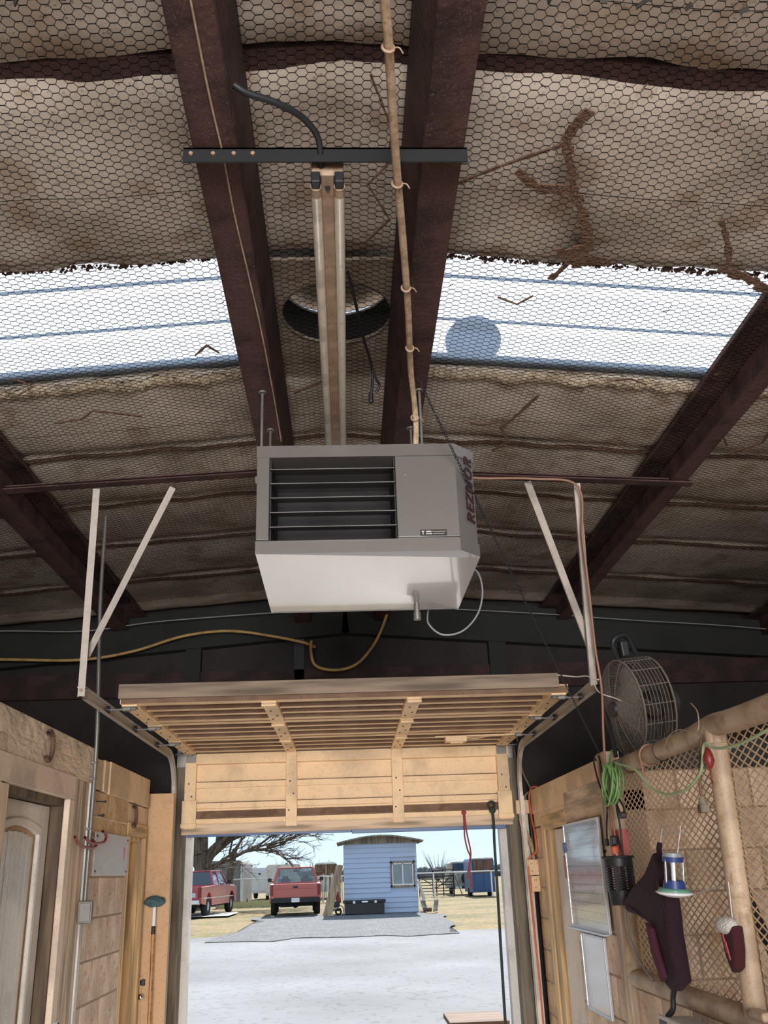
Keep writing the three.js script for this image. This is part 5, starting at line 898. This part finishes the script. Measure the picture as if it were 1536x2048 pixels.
  for (const s of [-1, 1]) pane([[s * 0.91, yB, zc0 - 0.05], [s * 0.91, yB, zc1 + 0.05], [s * 0.71, yT - 0.02, zc1 + 0.58], [s * 0.71, yT - 0.02, zc0 - 0.16]], o.glass, 'side_window');
  obj('bonnet', [rb(1.80, 0.16, L * -1 - 4.0 - ext + 0.05, 0.05, 0, 1.08, (L + zc1) / 2 + 0.05)], P, t);
  obj('front_end', [rb(1.84, 0.55, 0.16, 0.04, 0, 0.78, L + 0.06)], M.darkSteel, t);
  for (const s of [-1, 1]) obj('seat', [rb(0.42, 0.42, 0.14, 0.05, s * 0.42, 1.12, -2.75), rb(0.24, 0.12, 0.1, 0.04, s * 0.42, 1.37, -2.75)], M.darkSteel, t);
  obj('rear_view_mirror', rb(0.22, 0.06, 0.03, 0.015, 0, 1.62, zc1 + 0.5), M.black, t);
  return t;
}
pickup('pickup_truck', 'red pickup truck with black bumper parked beside the shed, tailgate to the barn', { pos: [-2.10, GY, -38.5], turn: R(3), paint: M.truckFaded, bumper: M.darkSteel, glass: M.carGlass, plate: true });
pickup('pickup_truck', 'red extended cab pickup with chrome bumper and tinted rear window near the tree', { pos: [-6.95, GY, -40.6], turn: R(-7), ext: 0.55, paint: M.truckRed, bumper: M.chrome, glass: M.tinted, band: true, strip: M.aluminium });

{ // shed
  const s = thing('shed', 'light grey lap sided shed, blue for painted sky shade, with an arched roof', 'shed', [0, GY, -38]);
  const x0 = -0.235, x1 = 2.58, H = 2.50, D = -2.6;
  obj('side_wall', [bx(x0 + 0.02, x0 + 0.06, 0.02, H, D, 0), bx(x1 - 0.06, x1 - 0.02, 0.02, H, D, 0), bx(x0, x1, 0.02, H, D - 0.04, D), bx(x0 + 0.02, x1 - 0.02, 0.05, H, -0.06, -0.03)], M.siding, s);
  const n = 14, lap = H / n, wx0 = 1.55, wx1 = 2.50, wy0 = 0.90, wy1 = 1.83;
  for (let i = 0; i < n; i++) {
    const y = i * lap + 0.02, cut = y + lap > wy0 && y < wy1, seg = cut ? [[x0, wx0], [wx1, x1]] : [[x0, x1]];
    for (const [a, b] of seg) obj('siding_board', xf(alongX([[-0.03, 0], [0.032, 0], [0.032, 0.012], [0.0, lap], [-0.03, lap]], b - a), a, y, 0), M.siding, s, { long: 0 });
  }
  const w = obj('window', [rbx(wx0, wx1, wy0, wy0 + 0.07, -0.02, 0.05), rbx(wx0, wx1, wy1 - 0.07, wy1, -0.02, 0.05), rbx(wx0, wx0 + 0.07, wy0, wy1, -0.02, 0.05), rbx(wx1 - 0.07, wx1, wy0, wy1, -0.02, 0.05)], M.shedTrim, s);
  obj('sash', [[wx0 + 0.07, wx0 + 0.11], [(wx0 + wx1) / 2 - 0.02, (wx0 + wx1) / 2 + 0.02], [wx1 - 0.11, wx1 - 0.07]].map(([a, b]) => bx(a, b, wy0 + 0.07, wy1 - 0.07, 0.0, 0.035)).concat([bx(wx0 + 0.07, wx1 - 0.07, wy0 + 0.06, wy0 + 0.11, 0, 0.045), bx(wx0 + 0.07, wx1 - 0.07, wy1 - 0.11, wy1 - 0.07, 0, 0.035)]), M.white, w);
  for (const [a, b] of [[wx0 + 0.1, (wx0 + wx1) / 2], [(wx0 + wx1) / 2, wx1 - 0.1]]) obj('pane', bx(a, b, wy0 + 0.1, wy1 - 0.1, 0.005, 0.010), M.carGlass, w);
  obj('curtain', [bx(wx0 + 0.1, wx0 + 0.42, wy0 + 0.1, wy1 - 0.1, -0.025, -0.02)], M.whitePost, w);
  const roof = []; for (let i = 0; i <= 14; i++) { const t = i / 14; roof.push([x0 - 0.25 + (x1 - x0 + 0.52) * t, H + 0.06 + 0.24 * Math.sin(Math.PI * t)]); } const under = roof.slice().reverse().map(([x, y]) => [x, y - 0.055]);
  obj('roof', extr([...roof, ...under], 3.2).translate(0, 0, -2.8), M.shedTrim, s);
  obj('fascia', extr([...roof.map(([x, y]) => [x, y - 0.04]), [x1 + 0.05, H - 0.02], [x1, H - 0.01], [x0, H - 0.01], [x0 - 0.05, H - 0.05]], 0.03).translate(0, 0, 0.03), M.shedTrim, s);
}
{
  const b = thing('truck_toolbox', 'low black toolbox with round white latches against the shed', 'toolbox', [0.52, GY, -37.55]);
  obj('box', [rb(1.45, 0.40, 0.42, 0.02, 0.02, 0.22, 0)], M.black, b); obj('lid', [rb(1.6, 0.10, 0.48, 0.02, 0, 0.46, 0)], M.blackSteel, b);
  for (const x of [-0.38, 0.42]) obj('latch', xf(new THREE.CylinderGeometry(0.05, 0.05, 0.02, 14), x, 0.44, 0.25, Math.PI / 2), M.white, b);
  obj('maker_plate', rb(0.22, 0.05, 0.01, 0.003, 0.02, 0.45, 0.245), M.aluminium, b);
}
for (const [x, dx, l] of [[-0.95, 0.52, 'weathered plank leaning on the shed, outer one'], [-0.78, 0.46, 'weathered plank leaning on the shed, inner one']]) one('leaning_plank', l, 'plank', bar([x, GY, -37.15], [x + dx, GY + 1.75, -37.3], 0.16, 0.04, V(0, 0, 1)), M.lumber, undefined, { long: 1 });
{
  const d = thing('engine_machine', 'red and black wheeled machine behind the leaning planks', 'machine', [-0.55, GY, -37.68]);
  obj('frame', [tube([[-0.2, 0.05, 0.1], [0.25, 0.05, 0.1], [0.25, 0.3, 0], [-0.2, 0.3, 0], [-0.2, 0.05, 0.1]], 0.018, 40, 6), rb(0.4, 0.1, 0.3, 0.02, 0, 0.2, -0.05)], M.paleGrey, d);
  obj('cover', [rb(0.16, 0.42, 0.2, 0.04, 0.08, 0.62, -0.05, 0, 0, 0.3)], M.red, d); obj('engine', [rb(0.26, 0.22, 0.25, 0.05, 0.02, 0.38, -0.02)], M.black, d);
  obj('wheel', [xf(lathe([[0.06, -0.04], [0.12, -0.04], [0.13, 0], [0.12, 0.04], [0.06, 0.04]], 20), 0.1, 0.13, 0.12, Math.PI / 2)], M.rubber, d);
}
{
  const c = thing('garden_chair', 'weathered pale wooden chair beside the shed wall', 'chair', [2.95, GY, -38.1], undefined, [0, R(75), 0]);
  for (let i = 0; i < 5; i++) obj('back_slat', box(0.09, 0.75, 0.02, -0.2 + i * 0.1, 0.72, -0.22, -0.25), M.paleGrey, c);
  for (let i = 0; i < 4; i++) obj('seat_slat', box(0.52, 0.02, 0.10, 0, 0.40, -0.1 + i * 0.12), M.paleGrey, c);
  for (const [x, z] of [[-0.24, -0.15], [0.24, -0.15], [-0.24, 0.3], [0.24, 0.3]]) obj('leg', box(0.06, 0.42, 0.08, x, 0.21, z, z > 0 ? 0.15 : -0.3), M.paleGrey, c);
  for (const x of [-0.28, 0.28]) obj('armrest', box(0.09, 0.02, 0.6, x, 0.6, 0.05), M.paleGrey, c);
}
one('cut_log', 'small cut log on the grass under the chair', 'log', rod([2.75, GY + 0.08, -37.7], [3.05, GY + 0.08, -37.75], 0.07, 0.07, 12), M.brown);
one('low_step', 'brown wooden box standing outside the door by the right jamb', 'box', [rbx(0.76, 1.16, 0.02, 0.60, -8.35, -7.85, 0.01), rbx(0.73, 1.18, 0.58, 0.62, -8.38, -7.82, 0.006)], M.brown, undefined, { long: 0 });

{ // fence of white rail on steel posts
  const f = thing('rail_fence', 'white top rail fence on steel posts across the yard', 'fence', [0, GY, -56]);
  obj('top_rail', [rod([-14, 1.36, 0], [16, 1.33, 0], 0.035)], M.fenceWhite, f);
  for (const x of [-7.9, -6.05, 1.9, 4.72, 8.0, 11]) obj('post', [rod([x, 0, 0], [x, 1.36, 0], 0.045)], M.fenceWhite, f);
}
{ // pole fence of upright pickets behind the truck
  const f = thing('picket_fence', 'fence of uneven pale upright sticks behind the parked truck', 'fence', [-1.6, GY, -57.5]); const r = rng(12);
  for (let i = 0; i < 26; i++) obj('picket', box(0.05 + r() * 0.03, 1.2 + r() * 0.5, 0.04, -1.1 + i * 0.09, 0.7, (r() - 0.5) * 0.1, 0, 0, (r() - 0.5) * 0.08), [M.paleGrey, M.whitePost, M.greyWood][i % 3], f);
}
function trailer(name, label, o) {
  const t = thing(name, label, 'trailer', o.pos, undefined, [0, o.turn ?? 0, 0]), w = o.w, h = o.h, d = o.d, r = o.r ?? 0.25;
  const sh = new THREE.Shape(); sh.moveTo(-w / 2, 0); sh.lineTo(w / 2, 0); sh.lineTo(w / 2, h - r); sh.quadraticCurveTo(w / 2, h, w / 2 - r, h); sh.lineTo(-w / 2 + r, h); sh.quadraticCurveTo(-w / 2, h, -w / 2, h - r);
  obj('body', extr(sh, d, 0.02).translate(0, 0.42, -d), o.mat, t);
  obj('rear_door', [rbx(-w / 2 + 0.12, -0.02, 0.5, h + 0.2, -0.02, 0.05, 0.02), rbx(0.02, w / 2 - 0.12, 0.5, h + 0.2, -0.02, 0.05, 0.02)], o.door ?? o.mat, t);
  for (const s of [-1, 1]) obj('wheel', [xf(lathe([[0.15, -0.1], [0.3, -0.1], [0.33, 0], [0.3, 0.1], [0.15, 0.1]], 20), s * (w / 2 - 0.05), 0.33, -d * 0.5, 0, 0, Math.PI / 2)], M.rubber, t);
  for (const [a, b, c, e, m] of o.bits ?? []) obj('panel', rbx(a, b, c, e, 0.03, 0.08, 0.01), m, t);
  return t;
}
trailer('old_box_trailer', 'old dark grey box trailer with a rounded torn roof behind the tree', { pos: [-7.65, GY - 0.35, -60], w: 2.35, h: 2.35, d: 6, r: 0.3, mat: M.greyTrailer, bits: [[1.08, 1.17, 0.4, 2.6, M.fenceWhite]] });
trailer('stock_trailer', 'silver livestock trailer between the grey and the white trailers', { pos: [-6.35, GY, -70], w: 1.75, h: 1.62, d: 5, r: 0.2, mat: M.aluminium, turn: R(-8), bits: [[-0.05, 0.12, 1.6, 1.7, M.black]] });
trailer('white_trailer', 'white horse trailer behind the parked pickup', { pos: [-4.0, GY, -60], w: 2.05, h: 1.68, d: 6, r: 0.22, mat: M.whitePost, turn: R(4), bits: [[-0.28, -0.22, 1.1, 1.8, M.black], [0.1, 0.24, 2.1, 2.2, M.greyTrailer]] });
trailer('brown_top_trailer', 'trailer with a rounded brown end above the pickets', { pos: [-1.58, GY, -66], w: 1.52, h: 1.78, d: 4, r: 0.3, mat: M.whitePost, bits: [[-0.72, -0.03, 1.42, 2.1, M.brown], [0.03, 0.72, 1.42, 2.1, M.brown]] });
trailer('blue_trailer', 'dark blue horse trailer with brown upper doors beyond the fence', { pos: [7.75, GY - 0.2, -57.5], w: 1.28, h: 1.85, d: 4, r: 0.2, mat: M.blueTrailer, bits: [[-0.56, -0.04, 1.45, 2.15, M.brown], [0.04, 0.56, 1.45, 2.15, M.brown], [-0.62, 0.62, 2.2, 2.27, M.whitePost]] });
{
  const v = thing('parked_jeep', 'pale van with a spare wheel parked beyond the fence by the blue trailer', 'vehicle', [7.1, GY, -63]);
  obj('body', [rb(1.5, 0.95, 3.5, 0.12, 0, 0.85, -1.75), rb(1.35, 0.75, 2.6, 0.2, 0, 1.6, -1.6)], M.paleGrey, v); obj('rear_glass', rb(1.05, 0.45, 0.05, 0.02, 0, 1.65, -0.29), M.tinted, v);
  obj('spare_wheel', [xf(lathe([[0.12, -0.09], [0.3, -0.09], [0.34, 0], [0.3, 0.09], [0.12, 0.09]], 22), 0.3, 0.95, 0.08, Math.PI / 2)], M.rubber, v); obj('bumper', rb(1.5, 0.16, 0.14, 0.03, 0, 0.42, 0.05), M.black, v); obj('plate', rb(0.4, 0.14, 0.02, 0.005, -0.25, 0.42, 0.13), M.white, v);
  for (const s of [-1, 1]) obj('wheel', xf(lathe([[0.15, -0.1], [0.3, -0.1], [0.33, 0], [0.3, 0.1], [0.15, 0.1]], 20), s * 0.65, 0.33, -0.6, 0, 0, Math.PI / 2), M.rubber, v);
}
{
  const p = thing('cattle_panels', 'stack of dark cattle gates and panels beyond the fence', 'gates', [5.45, GY, -61]); const r = rng(8);
  for (const [x0, x1, h, z] of [[-1.2, 0.9, 1.15, 0], [-0.35, 0.95, 1.5, -0.25]]) {
    for (let y = 0.12; y < h; y += 0.17) obj('rail', [rod([x0, y, z], [x1, y + (r() - 0.5) * 0.06, z], 0.028)], M.darkSteel, p);
    for (const x of [x0, (x0 + x1) / 2, x1]) obj('upright', [rod([x, 0, z], [x, h + 0.04, z], 0.032)], M.darkSteel, p);
    obj('brace', [rod([x0, h, z + 0.02], [(x0 + x1) / 2, h * 0.4, z + 0.02], 0.025), rod([(x0 + x1) / 2, h * 0.4, z + 0.02], [x1, h, z + 0.02], 0.025)], M.darkSteel, p);
  }
  obj('prop', rod([1.0, 1.1, 0.1], [1.35, 0.05, 0.5], 0.03), M.greyWood, p);
}
one('utility_post', 'leaning brown wooden post beside the old grey trailer', 'post', rod([-6.95, GY - 0.1, -55.5], [-6.45, 3.24, -55.8], 0.30, 0.13, 12), M.bark);
{ // bare tree
  const t = thing('bare_tree', 'large leafless tree behind the parked trucks', 'tree', [-7.75, GY, -52]);
  const r = rng(21), trunk = [], limbs = [], twigs = [];
  const grow = (p, d, len, rad, depth) => {
    let a = p.clone(), dir = d.clone(); const n = 3;
    for (let i = 0; i < n; i++) { const b = a.clone().addScaledVector(dir, len / n), r1 = Math.max(0.011, rad * (1 - 0.12 * i)), r2 = Math.max(0.009, rad * (1 - 0.12 * (i + 1))); (depth === 0 ? trunk : depth < 3 ? limbs : twigs).push(rod(a, b, r1, r2, depth < 2 ? 9 : depth < 4 ? 5 : 3)); a = b; dir.add(V((r() - 0.5) * 0.35, (r() - 0.45) * 0.28, (r() - 0.5) * 0.3)).normalize(); }
    if (depth >= 6) return;
    const k = depth === 0 ? 5 : depth < 3 ? 3 : 3;
    for (let i = 0; i < k; i++) { const nd = dir.clone().add(V((r() - 0.5) * 1.5, (r() - 0.38) * 0.9, (r() - 0.5) * 1.2)).normalize(); grow(a.clone().addScaledVector(dir, -len * r() * 0.25), nd, len * (0.62 + r() * 0.3), rad * (0.52 + r() * 0.16), depth + 1); }
  };
  grow(V(0, -0.1, 0), V(0.02, 1, 0).normalize(), 2.5, 0.5, 0);
  for (const [p, d, l, w] of [[[0.25, 2.3, 0], [0.75, 0.62, 0.05], 2.2, 0.15], [[0.1, 1.7, 0.1], [0.86, 0.42, 0.1], 2.0, 0.11], [[1.5, 2.45, 0.2], [0.93, 0.25, 0], 1.8, 0.08], [[2.6, 2.9, 0.2], [0.95, 0.1, 0.1], 1.7, 0.065], [[3.4, 2.9, 0.2], [0.9, 0.3, -0.1], 1.4, 0.055], [[-0.2, 1.2, 0], [-0.75, 0.66, 0], 2.0, 0.2], [[0.3, 2.0, 0.2], [0.5, 0.8, 0.2], 2.2, 0.12], [[0.9, 3.2, 0.2], [0.8, 0.4, 0.2], 1.8, 0.08], [[2.2, 3.6, 0.1], [0.9, 0.2, 0.2], 1.6, 0.06]]) grow(V(...p), V(...d).normalize(), l, w, 2);
  const limb = (pts, w) => pts.slice(1).forEach((q, i) => {
    const a = V(...pts[i]), b = V(...q), n = pts.length - 1; limbs.push(rod(a, b, w * (1 - (0.75 * i) / n), w * (1 - (0.75 * (i + 1)) / n), 6));
    for (let k = 0; k < 5; k++) { const d = b.clone().sub(a).normalize().add(V((r() - 0.3) * 0.9, (r() - 0.42) * 1.5, (r() - 0.5))).normalize(); grow(a.clone().lerp(b, r()), d, 0.55 + r() * 0.45, 0.028, 4); }
  });
  limb([[0.4, 2.0, 0.1], [1.4, 2.3, 0.1], [2.4, 2.75, 0.15], [3.3, 2.80, 0.1], [4.2, 3.0, 0.0], [5.0, 3.5, 0.0], [5.5, 3.55, 0.1]], 0.10);
  limb([[3.0, 2.8, 0.1], [3.9, 2.65, 0.3], [4.6, 2.1, 0.4], [4.9, 1.75, 0.4]], 0.045);
  limb([[0.5, 2.6, 0.0], [1.5, 3.3, -0.1], [2.6, 3.7, -0.1], [3.8, 3.75, 0.1], [4.7, 4.0, 0.1]], 0.09);
  limb([[-0.2, 2.2, 0], [-0.9, 2.9, 0.1], [-1.6, 3.4, 0.1]], 0.09);
  obj('trunk', trunk, M.bark, t); obj('branches', limbs, M.bark, t); obj('twigs', twigs, M.bark, t).userData.kind = 'stuff';
}
{ // distant bare woods
  const r = rng(31);
  for (let i = 0; i < 26; i++) {
    const x = -75 + i * 6 + r() * 5, z = -150 - r() * 30, h = 2.6 + r() * 2.6, g = [];
    for (let k = 0; k < 26; k++) { const a = r() * 6.28, e = 0.5 + r() * 1.0, l = h * (0.35 + r() * 0.6); g.push(rod([0, 0, 0], [Math.cos(a) * l * 0.55, h * 0.12 + Math.sin(e) * l, Math.sin(a) * l * 0.55], 0.09, 0.02, 3)); }
    const t = thing('distant_tree', 'low grey leafless tree in the far wood line', 'tree', [x, GY, z], 'trees of the far wood line');
    obj('crown', g, M.distant, t);
  }
  const wood = []; for (let i = 0; i < 240; i++) { const x = -120 + i, h = 1.7 + 1.1 * vnoise(i / 240, 0.5, 40, 2, 3) + 0.5 * r(); wood.push(xf(new THREE.SphereGeometry(1, 7, 5).scale(1.4, h, 1.4), x, GY, -225 + r() * 8)); }
  const u = obj('undergrowth', wood, M.distant); u.userData = { kind: 'stuff', label: 'hazy grey brush along the far wood line', category: 'brush' };
}
{
  const p = thing('pine_tree', 'dark green conifer behind the shed', 'tree', [8.3, GY, -150]); const r = rng(4), g = [];
  for (let i = 0; i < 150; i++) { const y = 0.5 + r() * 3.8, w = (4.6 - y) * 0.5, a = r() * 6.28; g.push(xf(new THREE.ConeGeometry(0.18, 0.7, 5), Math.cos(a) * w * r(), y, Math.sin(a) * w * r(), r(), 0, r())); }
  obj('foliage', g, M.pine, p); obj('trunk', rod([0, 0, 0], [0, 3.5, 0], 0.15, 0.05), M.bark, p);
}
{
  const w = thing('grass_tufts', 'rough pale grass tufts below the white trailer', 'grass'); w.userData.kind = 'stuff'; const r = rng(6), g = [];
  for (let i = 0; i < 900; i++) { const x = -7 + r() * 4.4, z = -52 - r() * 5, h = 0.06 + r() * 0.2; g.push(bar([x, GY - 0.05, z], [x + (r() - 0.5) * 0.15, GY + h, z + (r() - 0.5) * 0.1], 0.05, 0.01, V(0, 0, 1))); }
  obj('blades', g, std({ color: C(0.34, 0.33, 0.18), roughness: 1 }), w).userData.kind = 'stuff';
}
scene.traverse((o) => { if (o.isMesh) { o.castShadow = true; o.receiveShadow = true; } });
renderer.render(scene, camera);
